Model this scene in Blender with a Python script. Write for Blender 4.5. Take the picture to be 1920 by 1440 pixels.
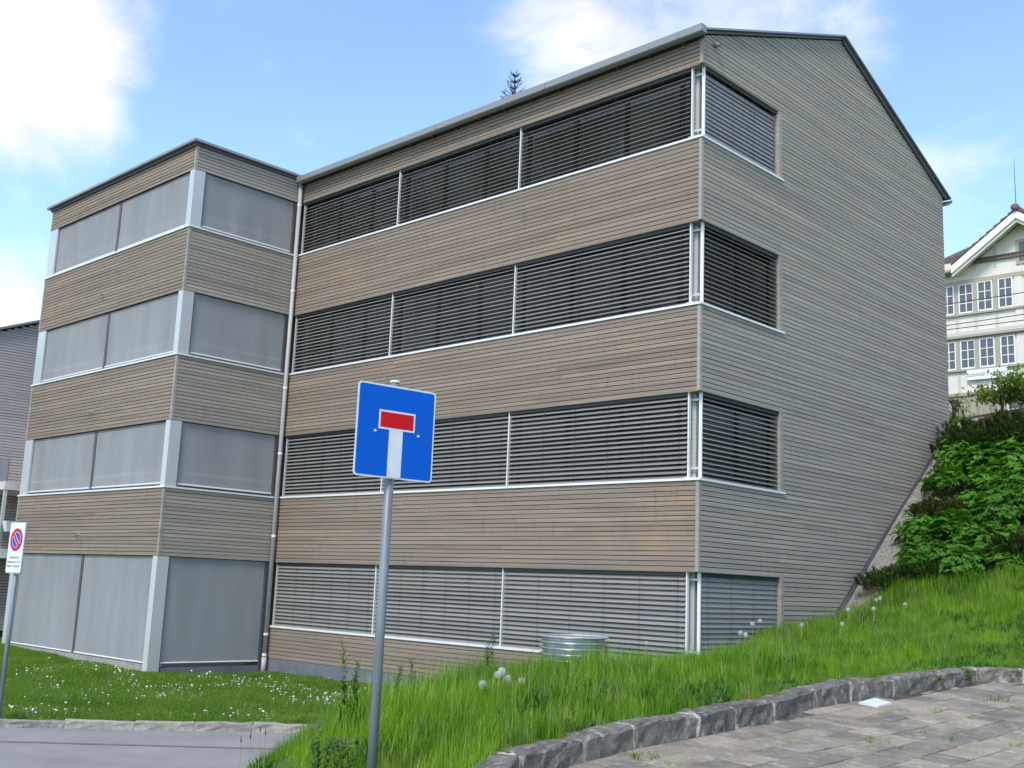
import bpy, math, random
import numpy as np
from mathutils import Vector, Matrix

random.seed(7); rng = np.random.default_rng(7)
for o in list(bpy.data.objects): bpy.data.objects.remove(o)
SC = bpy.context.scene
COL = SC.collection

# ------------------------------------------------------------------ camera
FPX = 2070.06                      # focal length in photo pixels (1920 wide)
CAM = np.array([10.0639, -14.7788, -1.8391])
YAW, PITCH, ROLL = 0.7691, 0.1819, 0.0405
_f0 = np.array([-math.sin(YAW), math.cos(YAW), 0]); _r0 = np.array([math.cos(YAW), math.sin(YAW), 0]); _up = np.array([0, 0, 1.0])
FWD = _f0*math.cos(PITCH) + _up*math.sin(PITCH)
_u2 = _up*math.cos(PITCH) - _f0*math.sin(PITCH)
RGT = _r0*math.cos(ROLL) + _u2*math.sin(ROLL)
UPV = _u2*math.cos(ROLL) - _r0*math.sin(ROLL)
cam_d = bpy.data.cameras.new('camera'); cam = bpy.data.objects.new('camera', cam_d); COL.objects.link(cam)
cam_d.sensor_width = 36; cam_d.lens = FPX/1920*36; cam_d.clip_start = .1; cam_d.clip_end = 3000
M = Matrix.Identity(4)
for i in range(3):
    M[i][0] = RGT[i]; M[i][1] = UPV[i]; M[i][2] = -FWD[i]; M[i][3] = CAM[i]
cam.matrix_world = M
SC.camera = cam
SC.render.resolution_x = 1024; SC.render.resolution_y = 768

def ray(px, py): return FWD + RGT*(px-960)/FPX - UPV*(py-720)/FPX
def atz(px, py, z): v = ray(px, py); return CAM + v*(z-CAM[2])/v[2]
def aty(px, py, y): v = ray(px, py); return CAM + v*(y-CAM[1])/v[1]
def atx(px, py, x): v = ray(px, py); return CAM + v*(x-CAM[0])/v[0]
def proj(X):
    v = np.asarray(X) - CAM; k = v @ FWD
    return 960 + FPX*(v @ RGT)/k, 720 - FPX*(v @ UPV)/k, k

# ------------------------------------------------------------------ light
SUN_DIR = Vector((.30, -.80, 1.0)).normalized()      # towards the sun
w = bpy.data.worlds.new('World'); SC.world = w; w.use_nodes = True
SC.view_settings.view_transform = 'Standard'; SC.view_settings.look = 'None'
SC.view_settings.gamma = 1; SC.view_settings.use_curve_mapping = False
SC.view_settings.exposure = 1.78
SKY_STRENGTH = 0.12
def build_world():
    nt = w.node_tree; nt.nodes.clear(); N = nt.nodes.new; L = nt.links.new
    out = N('ShaderNodeOutputWorld'); bg = N('ShaderNodeBackground'); bg.inputs[1].default_value = SKY_STRENGTH
    sky = N('ShaderNodeTexSky'); sky.sky_type = 'NISHITA'; sky.sun_disc = False
    el = math.asin(SUN_DIR.z); sky.sun_elevation = el
    sky.sun_rotation = math.atan2(SUN_DIR.x, SUN_DIR.y)
    sky.altitude = 900; sky.air_density = 1.0; sky.dust_density = .6; sky.ozone_density = 1.6
    tc = N('ShaderNodeTexCoord')
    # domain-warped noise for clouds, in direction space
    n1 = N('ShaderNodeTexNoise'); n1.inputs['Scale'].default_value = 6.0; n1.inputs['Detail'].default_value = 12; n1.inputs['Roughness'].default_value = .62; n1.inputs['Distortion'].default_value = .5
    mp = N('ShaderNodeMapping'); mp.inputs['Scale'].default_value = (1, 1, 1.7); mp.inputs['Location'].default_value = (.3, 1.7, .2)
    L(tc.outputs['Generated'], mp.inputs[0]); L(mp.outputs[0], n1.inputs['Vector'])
    # cloud masses, negative weights keep blue gaps in view: direction, radius (cosine edge), weight
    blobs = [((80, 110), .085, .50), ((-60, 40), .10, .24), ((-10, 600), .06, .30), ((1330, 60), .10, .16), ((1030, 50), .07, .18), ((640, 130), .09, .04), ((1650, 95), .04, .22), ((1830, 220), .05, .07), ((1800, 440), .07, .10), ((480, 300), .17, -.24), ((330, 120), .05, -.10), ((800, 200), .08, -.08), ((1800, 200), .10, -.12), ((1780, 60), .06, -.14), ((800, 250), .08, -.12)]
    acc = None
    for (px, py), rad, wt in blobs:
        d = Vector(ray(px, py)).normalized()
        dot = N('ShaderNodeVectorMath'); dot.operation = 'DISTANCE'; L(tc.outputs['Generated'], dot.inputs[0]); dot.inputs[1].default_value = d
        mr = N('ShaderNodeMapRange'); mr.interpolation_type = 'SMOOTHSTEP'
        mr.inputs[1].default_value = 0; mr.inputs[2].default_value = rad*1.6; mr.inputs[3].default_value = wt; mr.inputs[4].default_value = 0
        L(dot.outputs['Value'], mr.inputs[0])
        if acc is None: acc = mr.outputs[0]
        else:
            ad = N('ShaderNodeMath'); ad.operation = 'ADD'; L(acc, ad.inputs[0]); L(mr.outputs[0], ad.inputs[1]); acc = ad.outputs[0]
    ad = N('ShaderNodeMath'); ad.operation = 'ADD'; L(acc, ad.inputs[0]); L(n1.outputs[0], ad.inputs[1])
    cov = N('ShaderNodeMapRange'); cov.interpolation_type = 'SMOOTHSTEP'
    cov.inputs[1].default_value = .42; cov.inputs[2].default_value = .98; cov.inputs[3].default_value = .04; cov.inputs[4].default_value = .95  # low threshold adds cloud cover outside the view to whiten the ambient light
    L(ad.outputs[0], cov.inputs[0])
    # cloud radiance with soft internal shading
    n2 = N('ShaderNodeTexNoise'); n2.inputs['Scale'].default_value = 9; n2.inputs['Detail'].default_value = 6
    L(mp.outputs[0], n2.inputs['Vector'])
    cr = N('ShaderNodeMapRange'); cr.inputs[1].default_value = .3; cr.inputs[2].default_value = .7; cr.inputs[3].default_value = 2.25; cr.inputs[4].default_value = 3.3
    L(n2.outputs[0], cr.inputs[0])
    ccol = N('ShaderNodeCombineColor'); 
    for i, k in enumerate((1.03, 1.0, .955)):
        m = N('ShaderNodeMath'); m.operation = 'MULTIPLY'; L(cr.outputs[0], m.inputs[0]); m.inputs[1].default_value = k; L(m.outputs[0], ccol.inputs[i])
    hs = N('ShaderNodeHueSaturation'); hs.inputs['Saturation'].default_value = SKY_SAT; hs.inputs['Value'].default_value = SKY_VAL
    L(sky.outputs[0], hs.inputs['Color'])
    mix = N('ShaderNodeMix'); mix.data_type = 'RGBA'
    L(cov.outputs[0], mix.inputs['Factor']); L(hs.outputs[0], mix.inputs[6]); L(ccol.outputs[0], mix.inputs[7])
    L(mix.outputs[2], bg.inputs[0]); L(bg.outputs[0], out.inputs[0])
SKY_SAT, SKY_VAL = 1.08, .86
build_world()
sd = bpy.data.lights.new('sun', 'SUN'); sd.energy = 1.05; sd.angle = math.radians(16); sd.color = (1, .91, .79)
sun = bpy.data.objects.new('sun', sd); COL.objects.link(sun)
sun.rotation_euler = (-SUN_DIR).to_track_quat('-Z', 'Y').to_euler(); sun.location = (0, -20, 30)

# ------------------------------------------------------------------ helpers
class MB:
    def __init__(s): s.v = []; s.f = []; s.sm = False
    def add(s, vs, fs):
        b = len(s.v); s.v += [tuple(map(float, q)) for q in vs]; s.f += [tuple(b+i for i in q) for q in fs]; return s
    def box(s, a, b):
        x0, y0, z0 = [min(a[i], b[i]) for i in range(3)]; x1, y1, z1 = [max(a[i], b[i]) for i in range(3)]
        return s.add([(x0,y0,z0),(x1,y0,z0),(x1,y1,z0),(x0,y1,z0),(x0,y0,z1),(x1,y0,z1),(x1,y1,z1),(x0,y1,z1)],
                     [(0,3,2,1),(4,5,6,7),(0,1,5,4),(1,2,6,5),(2,3,7,6),(3,0,4,7)])
    def prism(s, poly, axis, a, b):
        """poly: 2D points in the two other axes (cyclic order), extruded along axis from a to b"""
        n = len(poly); vs = []
        for t in (a, b):
            for p in poly:
                q = [0,0,0]; k = [i for i in range(3) if i != axis]; q[axis] = t; q[k[0]] = p[0]; q[k[1]] = p[1]; vs.append(q)
        fs = [tuple(range(n)), tuple(range(2*n-1, n-1, -1))] + [(i, (i+1) % n, n+(i+1) % n, n+i) for i in range(n)]
        return s.add(vs, fs)
    def tube(s, pts, r, n=8, cap=True):
        pts = [np.array(p, float) for p in pts]; rs = r if hasattr(r, '__len__') else [r]*len(pts)
        vs = []; prev = None
        for i, p in enumerate(pts):
            t = pts[min(i+1, len(pts)-1)] - pts[max(i-1, 0)]; t = t/(np.linalg.norm(t)+1e-12)
            if prev is None:
                a = np.array([1,0,0]) if abs(t[0]) < .9 else np.array([0,1,0]); u = np.cross(t, a)
            else: u = prev - t*(prev @ t)
            u /= np.linalg.norm(u)+1e-12; prev = u; q = np.cross(t, u)
            for k in range(n):
                an = 2*math.pi*k/n; vs.append(p + rs[i]*(math.cos(an)*u + math.sin(an)*q))
        fs = [(i*n+k, i*n+(k+1) % n, (i+1)*n+(k+1) % n, (i+1)*n+k) for i in range(len(pts)-1) for k in range(n)]
        if cap: fs += [tuple(range(n-1, -1, -1)), tuple(range((len(pts)-1)*n, len(pts)*n))]
        return s.add(vs, fs)
    def mesh(s, name, mat=None, smooth=False):
        me = bpy.data.meshes.new(name); me.from_pydata(s.v, [], s.f); me.update()
        if mat: me.materials.append(mat)
        if smooth: me.polygons.foreach_set('use_smooth', [True]*len(me.polygons))
        return me
    def build(s, name, mat, parent=None, smooth=False):
        return link(name, s.mesh(name, mat, smooth), parent)

def link(name, data, parent=None, loc=None, rot=None, scale=None):
    o = bpy.data.objects.new(name, data); COL.objects.link(o)
    if loc is not None: o.location = [float(t) for t in loc]
    if rot is not None: o.rotation_euler = rot
    if scale is not None: o.scale = scale
    if parent is not None:
        o.parent = parent
        o.matrix_parent_inverse = PINV.get(parent.name, Matrix.Identity(4))
    return o
PINV = {}
def thing(name, label, cat, loc, group=None, rz=0, keep_world=True):
    o = bpy.data.objects.new(name, None); COL.objects.link(o); o.location = [float(t) for t in loc]; o.rotation_euler = (0, 0, rz)
    o.empty_display_size = .2
    tag(o, label, cat, group)
    if keep_world: PINV[o.name] = (Matrix.Translation(o.location) @ Matrix.Rotation(rz, 4, 'Z')).inverted()
    return o
def tag(o, label=None, cat=None, group=None, kind=None):
    if label: o['label'] = label
    if cat: o['category'] = cat
    if group: o['group'] = group
    if kind: o['kind'] = kind
    return o
def copy_tree(o, parent=None, **kw):
    c = o.copy(); COL.objects.link(c)
    if parent is not None: c.parent = parent
    for ch in o.children: copy_tree(ch, c)
    for k, v in kw.items(): c[k] = v
    return c

# ------------------------------------------------------------------ materials
def mat(name, col, rough=.6, metal=0, spec=.4, build=None):
    m = bpy.data.materials.new(name); m.use_nodes = True
    b = m.node_tree.nodes['Principled BSDF']
    b.inputs['Base Color'].default_value = (*col, 1); b.inputs['Roughness'].default_value = rough; b.inputs['Metallic'].default_value = metal
    b.inputs['Specular IOR Level'].default_value = spec
    if build: build(m.node_tree, b)
    return m
def nd(nt, t, **kw):
    n = nt.nodes.new(t)
    for k, v in kw.items(): setattr(n, k, v)
    return n
def pos(nt, scale=(1,1,1), coord='pos'):
    mp = nd(nt, 'ShaderNodeMapping'); mp.inputs['Scale'].default_value = scale
    if coord == 'pos': g = nd(nt, 'ShaderNodeNewGeometry'); nt.links.new(g.outputs['Position'], mp.inputs[0])
    else: g = nd(nt, 'ShaderNodeTexCoord'); nt.links.new(g.outputs['Object'], mp.inputs[0])
    return mp.outputs[0]
def noise(nt, vec, scale, detail=4, rough=.55, dist=0):
    n = nd(nt, 'ShaderNodeTexNoise'); n.inputs['Scale'].default_value = scale; n.inputs['Detail'].default_value = detail; n.inputs['Roughness'].default_value = rough; n.inputs['Distortion'].default_value = dist
    nt.links.new(vec, n.inputs['Vector']); return n.outputs[0]
def ramp(nt, fac, stops):
    r = nd(nt, 'ShaderNodeValToRGB'); e = r.color_ramp.elements
    while len(e) < len(stops): e.new(.5)
    for k, (p, c) in zip(e, stops): k.position = p; k.color = (*c, 1) if len(c) == 3 else c
    nt.links.new(fac, r.inputs[0]); return r.outputs[0]
def mixc(nt, fac, a, b, mode='MIX'):
    m = nd(nt, 'ShaderNodeMix', data_type='RGBA', blend_type=mode)
    for s, k in ((fac, 0), (a, 6), (b, 7)):
        if hasattr(s, 'is_linked') or hasattr(s, 'links'): nt.links.new(s, m.inputs[k])
        elif k == 0: m.inputs[0].default_value = s
        else: m.inputs[k].default_value = (*s, 1)
    return m.outputs[2]
def rangev(nt, v, a, b, c, d):
    m = nd(nt, 'ShaderNodeMapRange'); nt.links.new(v, m.inputs[0])
    for i, k in enumerate((a, b, c, d)): m.inputs[i+1].default_value = k
    return m.outputs[0]
def bump(nt, b, h, strength=.3, dist=.01):
    n = nd(nt, 'ShaderNodeBump'); n.inputs['Strength'].default_value = strength; n.inputs['Distance'].default_value = dist
    nt.links.new(h, n.inputs['Height']); nt.links.new(n.outputs[0], b.inputs['Normal'])

def wood(c_lo, c_hi, warm=None, stain=.5, grain_axis=0):
    def f(nt, b):
        L = nt.links.new
        sc = [1.2, 1.2, 1.2]; sc[grain_axis] = .22; sc[2] = 16
        if grain_axis == 0: sc[1] = .1
        else: sc[0] = .1
        gsc = [s*3.2 for s in sc]; gsc[2] = 75
        big = noise(nt, pos(nt, (.45, .45, .9)), 1.0, 4, .6)
        streak = noise(nt, pos(nt, tuple(sc)), 1.0, 4, .6)
        grain = noise(nt, pos(nt, tuple(gsc)), 1.0, 3, .6)
        inf = nd(nt, 'ShaderNodeObjectInfo')
        base = ramp(nt, streak, [(.3, c_lo), (.7, c_hi)])
        base = mixc(nt, .32, base, mixc(nt, 1, base, ramp(nt, inf.outputs['Random'], [(0, (.68, .67, .66)), (.5, (1.0, 1.0, 1.0)), (1, (1.28, 1.24, 1.18))]), 'MULTIPLY'))
        if warm:
            fac = rangev(nt, big, .56, .70, 0, .8)
            r2 = nd(nt, 'ShaderNodeMath', operation='MULTIPLY'); L(fac, r2.inputs[0]); L(rangev(nt, inf.outputs['Random'], .2, .9, .15, 1), r2.inputs[1])
            base = mixc(nt, r2.outputs[0], base, warm)
        if stain:
            # dark weather marks: short streaks running down
            st = noise(nt, pos(nt, (9, 9, 2.0)), 1.0, 5, .7)
            zone = noise(nt, pos(nt, (.32, .32, 1.1)), 1.7, 3, .5)
            s1 = rangev(nt, st, .54, .68, 0, 1); s2 = rangev(nt, zone, .44, .62, 0, stain)
            mm = nd(nt, 'ShaderNodeMath', operation='MULTIPLY', use_clamp=True); L(s1, mm.inputs[0]); L(s2, mm.inputs[1])
            base = mixc(nt, mm.outputs[0], base, (.10, .10, .105))
        base = mixc(nt, .35, base, ramp(nt, grain, [(.25, (.45, .45, .45)), (.75, (1.5, 1.5, 1.5))]), 'MULTIPLY')
        L(base, b.inputs['Base Color']); bump(nt, b, grain, .25, .002)
    return f
M_ = {}
M_['wood_front'] = mat('weathered_brown_wood', (.3,.26,.2), .8, build=wood((.198,.160,.124), (.290,.238,.188), warm=(.36,.245,.14), stain=.55), spec=.2)
M_['wood_gable'] = mat('weathered_grey_wood', (.25,.25,.23), .8, build=wood((.272,.249,.206), (.368,.338,.284), warm=None, stain=.25, grain_axis=1), spec=.2)
M_['trim_wood'] = mat('corner_trim_wood', (.33,.31,.27), .8, build=wood((.26,.245,.21), (.36,.34,.29), stain=.3), spec=.2)
M_['backing'] = mat('dark_backing', (.02,.02,.02), .9)
def alu_b(nt, b):
    n = noise(nt, pos(nt, (3,3,1)), 2.0, 5); b2 = rangev(nt, n, .3, .7, .32, .55); nt.links.new(b2, b.inputs['Roughness'])
M_['alu'] = mat('brushed_aluminium', (.52,.54,.53), .42, .25, build=alu_b)
M_['alu_white'] = mat('pale_aluminium', (.70,.71,.69), .45, .1, build=alu_b)
M_['pipe'] = mat('grey_painted_pipe', (.36,.365,.355), .5, 0, build=alu_b)
M_['zinc'] = mat('zinc_sheet', (.28,.285,.27), .45, .35, build=alu_b)
M_['dark_metal'] = mat('dark_sheet_metal', (.10,.095,.10), .5, .3)
def slat_b(nt, b):
    inf = nd(nt, 'ShaderNodeObjectInfo')
    nt.links.new(ramp(nt, inf.outputs['Random'], [(0, (.185,.183,.17)), (1, (.235,.232,.216))]), b.inputs['Base Color'])
M_['slat'] = mat('grey_slat_paint', (.34,.35,.355), .42, .0, build=slat_b)
M_['frame'] = mat('dark_window_frame', (.035,.037,.04), .5)
def glass_b(nt, b):
    n = noise(nt, pos(nt, (.6,.6,.6)), 1.2, 3); nt.links.new(ramp(nt, n, [(.35, (.08,.09,.09)), (.7, (.17,.20,.195))]), b.inputs['Base Color'])
M_['glass'] = mat('dark_window_glass', (.02,.025,.027), .06, 0, .5, build=glass_b)
M_['plinth'] = mat('blue_grey_plinth', (.13,.14,.165), .75, build=lambda nt, b: nt.links.new(ramp(nt, noise(nt, pos(nt), 3, 5), [(.3, (.11,.12,.145)), (.7, (.16,.17,.195))]), b.inputs['Base Color']))
def fabric_b(nt, b):
    L = nt.links.new
    n = noise(nt, pos(nt, (1.4,1.4,.25)), 1.6, 4); wv = noise(nt, pos(nt, (60,60,60)), 1.0, 2)
    col = ramp(nt, n, [(.3, (.295,.307,.312)), (.7, (.36,.373,.377))])
    L(col, b.inputs['Base Color']); b.inputs['Roughness'].default_value = .75
    bump(nt, b, wv, .15, .002)
    out = nt.nodes['Material Output']; tr = nd(nt, 'ShaderNodeBsdfTransparent'); mx = nd(nt, 'ShaderNodeMixShader'); mx.inputs[0].default_value = .26
    L(b.outputs[0], mx.inputs[1]); L(tr.outputs[0], mx.inputs[2]); L(mx.outputs[0], out.inputs[0])
M_['fabric'] = mat('grey_screen_fabric', (.3,.31,.32), .8, spec=.15, build=fabric_b)
M_['loggia'] = mat('loggia_grey', (.32,.325,.32), .8)
M_['rail_tan'] = mat('tan_handrail', (.80,.74,.55), .6)

# ------------------------------------------------------------------ terrain
PZ0, PGX, PGY = -3.4, -.045, .045
def pave_z(x, y): return PZ0 + PGX*(x-CAM[0]) + PGY*(y-CAM[1])
def onpave(px, py):
    v = ray(px, py); t = (PZ0-CAM[2])/(v[2]-PGX*v[0]-PGY*v[1]); return CAM + v*t
KJ = [((985,1440),(975,1462)), ((1084,1392),(1095,1431)), ((1180,1356),(1190,1406)), ((1306,1337),(1310,1380)), ((1375,1325),(1380,1366)), ((1447,1317),(1453,1350)),
      ((1517,1290),(1528,1330)), ((1588,1275),(1597,1318)), ((1678,1272),(1678,1305)), ((1762,1260),(1763,1293)), ((1830,1252),(1832,1277)), ((1920,1253),(1920,1280)), ((2090,1262),(2090,1290))]
kerb_pts = []                              # (x, y, base z, top z)
for (tx, ty), (bx, by) in KJ:
    b = onpave(bx, by); lo, hi = b[2], b[2]+.6
    for _ in range(30):
        mid = (lo+hi)/2
        if proj((b[0], b[1], mid))[1] > ty: lo = mid
        else: hi = mid
    kerb_pts.append((b[0], b[1], b[2], min(max(lo, b[2]+.15), b[2]+.27)))
ext = [onpave(800, 1650), onpave(890, 1545)]
kerb_pts = [(q[0], q[1], q[2], q[2]+.12) for q in ext] + kerb_pts
kl = kerb_pts[-1]; kerb_pts.append((kl[0]+2.2, kl[1]+.25, pave_z(kl[0]+2.2, kl[1]+.25), pave_z(kl[0]+2.2, kl[1]+.25)+.19))
PAVE_POLY = [(a[0]-.10, a[1]+.02) for a in kerb_pts] + [(kerb_pts[-1][0]+30, kerb_pts[-1][1]+1), (60, -60), (kerb_pts[0][0]+1.5, -60)]
ROAD_Z = -4.10
ROAD_KERB = [(-16.0, -21.0), (-10.2, -13.0), (-8.3, -10.4), (-6.55, -8.0), (-5.4, -6.42), (-4.4, -5.06), (-3.75, -4.35), (-3.0, -4.2), (-2.2, -4.5)]
ROAD_POLY = ROAD_KERB + [(-1.6, -5.2), (-1.1, -6.2), (-.6, -7.3), (.4, -8.3), (2.2, -9.1), (4.3, -10.45), (5.5, -11.3), (6.0, -14), (6.0, -21), (6.0, -60), (-40, -60)]
def inpoly(x, y, poly):
    x = np.asarray(x, float); y = np.asarray(y, float); r = np.zeros(x.shape, bool); n = len(poly)
    for i in range(n):
        x0, y0 = poly[i]; x1, y1 = poly[(i+1) % n]
        if y0 == y1: continue
        c = ((y0 > y) != (y1 > y)) & (x < (x1-x0)*(y-y0)/(y1-y0)+x0); r ^= c
    return r
def distpoly(x, y, pl):
    x = np.asarray(x, float); y = np.asarray(y, float); best = np.full(x.shape, 1e9)
    for (x0, y0), (x1, y1) in zip(pl[:-1], pl[1:]):
        dx, dy = x1-x0, y1-y0; t = np.clip(((x-x0)*dx+(y-y0)*dy)/(dx*dx+dy*dy), 0, 1)
        best = np.minimum(best, np.hypot(x-x0-t*dx, y-y0-t*dy))
    return best
SL = .776
def slope_z(y): return -2.1 + SL*(y-4.65)
CP = [(-30,-8,-3.8),(-19,-3,-3.78),(-11.6,-3,-3.87),(-11.6,-.1,-3.93),(-9,0,-3.90),(-6.8,0,-3.86),(-5.0,0,-3.72),(-8,-3,-3.92),(-6.6,-7.4,-3.98),(-4.6,-4.7,-3.98),(-15,-8,-3.95),(-14,-14,-4.0),(-3.4,-.6,-3.5),(-5.2,-2.6,-3.9),(-2.6,-3.4,-3.72),(-20,0,-3.7),(-24,-6,-3.75),(-24,2,-3.4),
      (-1.9,0,-3.15),(-1.25,-1.5,-3.0),(0,0,-2.9),(.6,-1.2,-2.86),(-.4,-3.0,-3.15),
      (2.35,-8.6,-3.10),(1.45,-6.04,-2.93),(1.05,-4.29,-3.06),(.75,-2.39,-3.02),(.5,.6,-2.72),(.3,2.59,-2.45),(.05,4.65,-2.12),(.1,-5.6,-3.35),(1.0,-8.1,-3.55),(-.5,-6.6,-3.95),(2.9,-9.7,-3.35),
      (5.1,-9.7,-2.80),(5.2,-8.6,-2.73),(5.05,-7.3,-2.66),(4.95,-5.2,-2.56),(5.0,-2.6,-2.46),(5.6,-2.0,-2.46),(9.3,-1.4,-2.6),(3.4,-7,-2.82),(3.2,-4,-2.68),(3.7,-9.6,-3.14),(4.6,-10.3,-3.30),(4.9,-11.4,-3.42),(4.4,-12,-3.4),(4.8,-16,-3.5),
      (2.8,-.6,-2.5),(2.4,2.2,-2.2),(4.2,1.8,-2.05),(6.5,2,-1.95),(9,3,-1.6),(1.0,4.6,-1.98),(2.0,4.9,-1.62),(3.2,5.4,-1.40),(6,6,-1.0),(12,6,-1.0),
      (.3,5.6,slope_z(5.6)),(.3,7,slope_z(7)),(3,7,slope_z(7)),(6,8,slope_z(8)),(.3,8.5,slope_z(8.5)),(3,8.5,slope_z(8.5)),(.3,9.8,slope_z(9.8)),(3,9.8,slope_z(9.8)),(.3,10.6,2.35),(3,11,2.7),(8,11,2.7),(0,14,2.85),(6,14,2.85),(-6,24,3.4),(6,24,3.4),(-20,22,3.4),(-20,12,1.5),(-6,12,2.5),(14,14,2.9),(-6,34,3.8),(10,34,3.8)]
CPa = np.array(CP)
_K = np.sqrt(((CPa[:, None, :2]-CPa[None, :, :2])**2).sum(-1)+.25)
_n = len(CP); _A = np.zeros((_n+1, _n+1)); _A[:_n, :_n] = _K; _A[:_n, _n] = 1; _A[_n, :_n] = 1
_W = np.linalg.solve(_A, np.append(CPa[:, 2], 0))
def terr_soft(x, y):
    x = np.clip(np.asarray(x, float), -32, 18); y = np.clip(np.asarray(y, float), -18, 36)
    sh = x.shape; x = x.ravel(); y = y.ravel(); out = np.empty(x.shape)
    for a in range(0, len(x), 20000):
        q = np.sqrt((x[a:a+20000, None]-CPa[:, 0])**2+(y[a:a+20000, None]-CPa[:, 1])**2+.25); out[a:a+20000] = q @ _W[:-1] + _W[-1]
    return out.reshape(sh)
def terr(x, y):
    z = terr_soft(x, y)
    z = z + .02*np.sin(np.asarray(x)*2.3+1)*np.sin(np.asarray(y)*1.9)
    ip = inpoly(x, y, PAVE_POLY); z = np.where(ip, pave_z(np.clip(x, -5, 40), np.clip(y, -40, 5))-.07, z)
    z = np.where(distpoly(x, y, [(a[0], a[1]) for a in kerb_pts]) < .15, np.minimum(z, pave_z(x, y)+.06), z)
    z = np.where(distpoly(x, y, [(a[0], a[1]) for a in kerb_pts]) < .42, np.minimum(z, pave_z(x, y)+.13), z)
    z = np.where(distpoly(x, y, ROAD_KERB) < .28, np.minimum(z, ROAD_Z-.02), z)
    ir = inpoly(x, y, ROAD_POLY); z = np.where(ir, ROAD_Z-.05, z)
    return z
def tz(x, y): return float(terr(np.array([x]), np.array([y]))[0])
def crest(px): return float(np.interp(px, [430, 640, 900, 1050, 1200, 1480, 1700, 1920], [8.5, 9.5, 12, 13.5, 15, 18.5, 19.5, 19.5]))
def hit(px, py, h=0.0, t0=5):
    """point where the sight line of a pixel meets the terrain raised by h"""
    v = ray(px, py); t = np.arange(t0, 60, .04); P = CAM[None]+v[None]*t[:, None]
    below = P[:, 2] < terr_soft(P[:, 0], P[:, 1])+h
    i = int(np.argmax(below)) if below.any() else len(t)-1
    return P[i]

xs = np.concatenate([[-420,-250,-140,-80,-50,-36,-28,-24], np.arange(-21, 11.01, .14), [12,14,17,22,32,50,80,140,250,420]])
ys = np.concatenate([[-420,-250,-140,-80,-50,-32,-24,-20,-18,-16.5], np.arange(-15, 12.01, .14), [13,14,16,18,21,24,27,30,36,50,80,140,250,420]])
X, Y = np.meshgrid(xs, ys); Z = terr(X, Y)
def grid_mesh(name, X, Y, Z, m, keep=None):
    ny, nx = X.shape; v = np.stack([X.ravel(), Y.ravel(), Z.ravel()], 1)
    i = (np.arange(ny-1)[:, None]*nx+np.arange(nx-1)[None]).ravel()
    f = np.stack([i, i+1, i+nx+1, i+nx], 1)
    if keep is not None:
        f = f[keep(v[f].mean(1))]
        used = np.unique(f); mp = -np.ones(len(v), int); mp[used] = np.arange(len(used)); v = v[used]; f = mp[f]
    me = bpy.data.meshes.new(name); me.from_pydata(v.tolist(), [], f.tolist()); me.materials.append(m)
    me.polygons.foreach_set('use_smooth', [True]*len(me.polygons)); return me
def soil_b(nt, b):
    n = noise(nt, pos(nt), 2.5, 6, .65); n2 = noise(nt, pos(nt), 30, 4)
    c = ramp(nt, n, [(.3, (.05,.09,.018)), (.55, (.07,.13,.022)), (.75, (.10,.12,.035))])
    nt.links.new(c, b.inputs['Base Color']); bump(nt, b, n2, .6, .03)
M_['soil'] = mat('turf_ground', (.05,.08,.02), .95, spec=.1, build=soil_b)
ground = link('ground', grid_mesh('ground', X, Y, Z, M_['soil'])); tag(ground, kind='structure')

# planting bed (bark mulch) and gravel strip follow the slope a little above the ground
def mulch_b(nt, b):
    n = noise(nt, pos(nt, (1,1,1)), 9, 6, .7); n2 = noise(nt, pos(nt), 45, 3)
    nt.links.new(ramp(nt, n, [(.3, (.025,.017,.012)), (.55, (.06,.042,.03)), (.75, (.12,.085,.06))]), b.inputs['Base Color']); bump(nt, b, n2, .9, .03)
M_['mulch'] = mat('bark_mulch', (.05,.04,.03), .95, spec=.1, build=mulch_b)
def gravel_b(nt, b):
    v = nd(nt, 'ShaderNodeTexVoronoi'); v.inputs['Scale'].default_value = 34; nt.links.new(pos(nt), v.inputs['Vector'])
    nt.links.new(ramp(nt, v.outputs['Color'], [(0, (.19,.178,.158)), (.5, (.25,.236,.21)), (1, (.32,.305,.275))]), b.inputs['Base Color'])
    iv = nd(nt, 'ShaderNodeMath', operation='SUBTRACT'); iv.inputs[0].default_value = 1; nt.links.new(v.outputs['Distance'], iv.inputs[1]); bump(nt, b, iv.outputs[0], 1, .02)
M_['gravel'] = mat('grey_gravel', (.27,.26,.24), .9, spec=.2, build=gravel_b)
BED_EDGE = [(.05, 4.75), (.55, 4.95), (1.1, 5.15), (1.9, 5.45), (2.9, 5.85), (4.5, 6.3), (7, 7), (16, 8)]
BED_POLY = BED_EDGE + [(16, 13), (-.3, 13), (-.3, 10.1), (.05, 10.1)]
gx_, gy_ = np.meshgrid(np.arange(0, 14.01, .1), np.arange(4.4, 13.01, .1))
bed = link('planting_bed', grid_mesh('planting_bed', gx_, gy_, terr(gx_, gy_)+.012, M_['mulch'], keep=lambda c: inpoly(c[:, 0], c[:, 1], BED_POLY) & (c[:, 0] > .03)))
tag(bed, kind='structure')
gw = .50
gx2, gy2 = np.meshgrid(np.linspace(.0, gw, 8), np.arange(3.6, 10.61, .1))
gx2 = gx2*(1+.12*np.sin(gy2*3.1)+.08*np.sin(gy2*7.7))
gs = link('gravel_strip', grid_mesh('gravel_strip', gx2, gy2, terr(gx2, gy2)+.03, M_['gravel'])); tag(gs, kind='structure')

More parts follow.
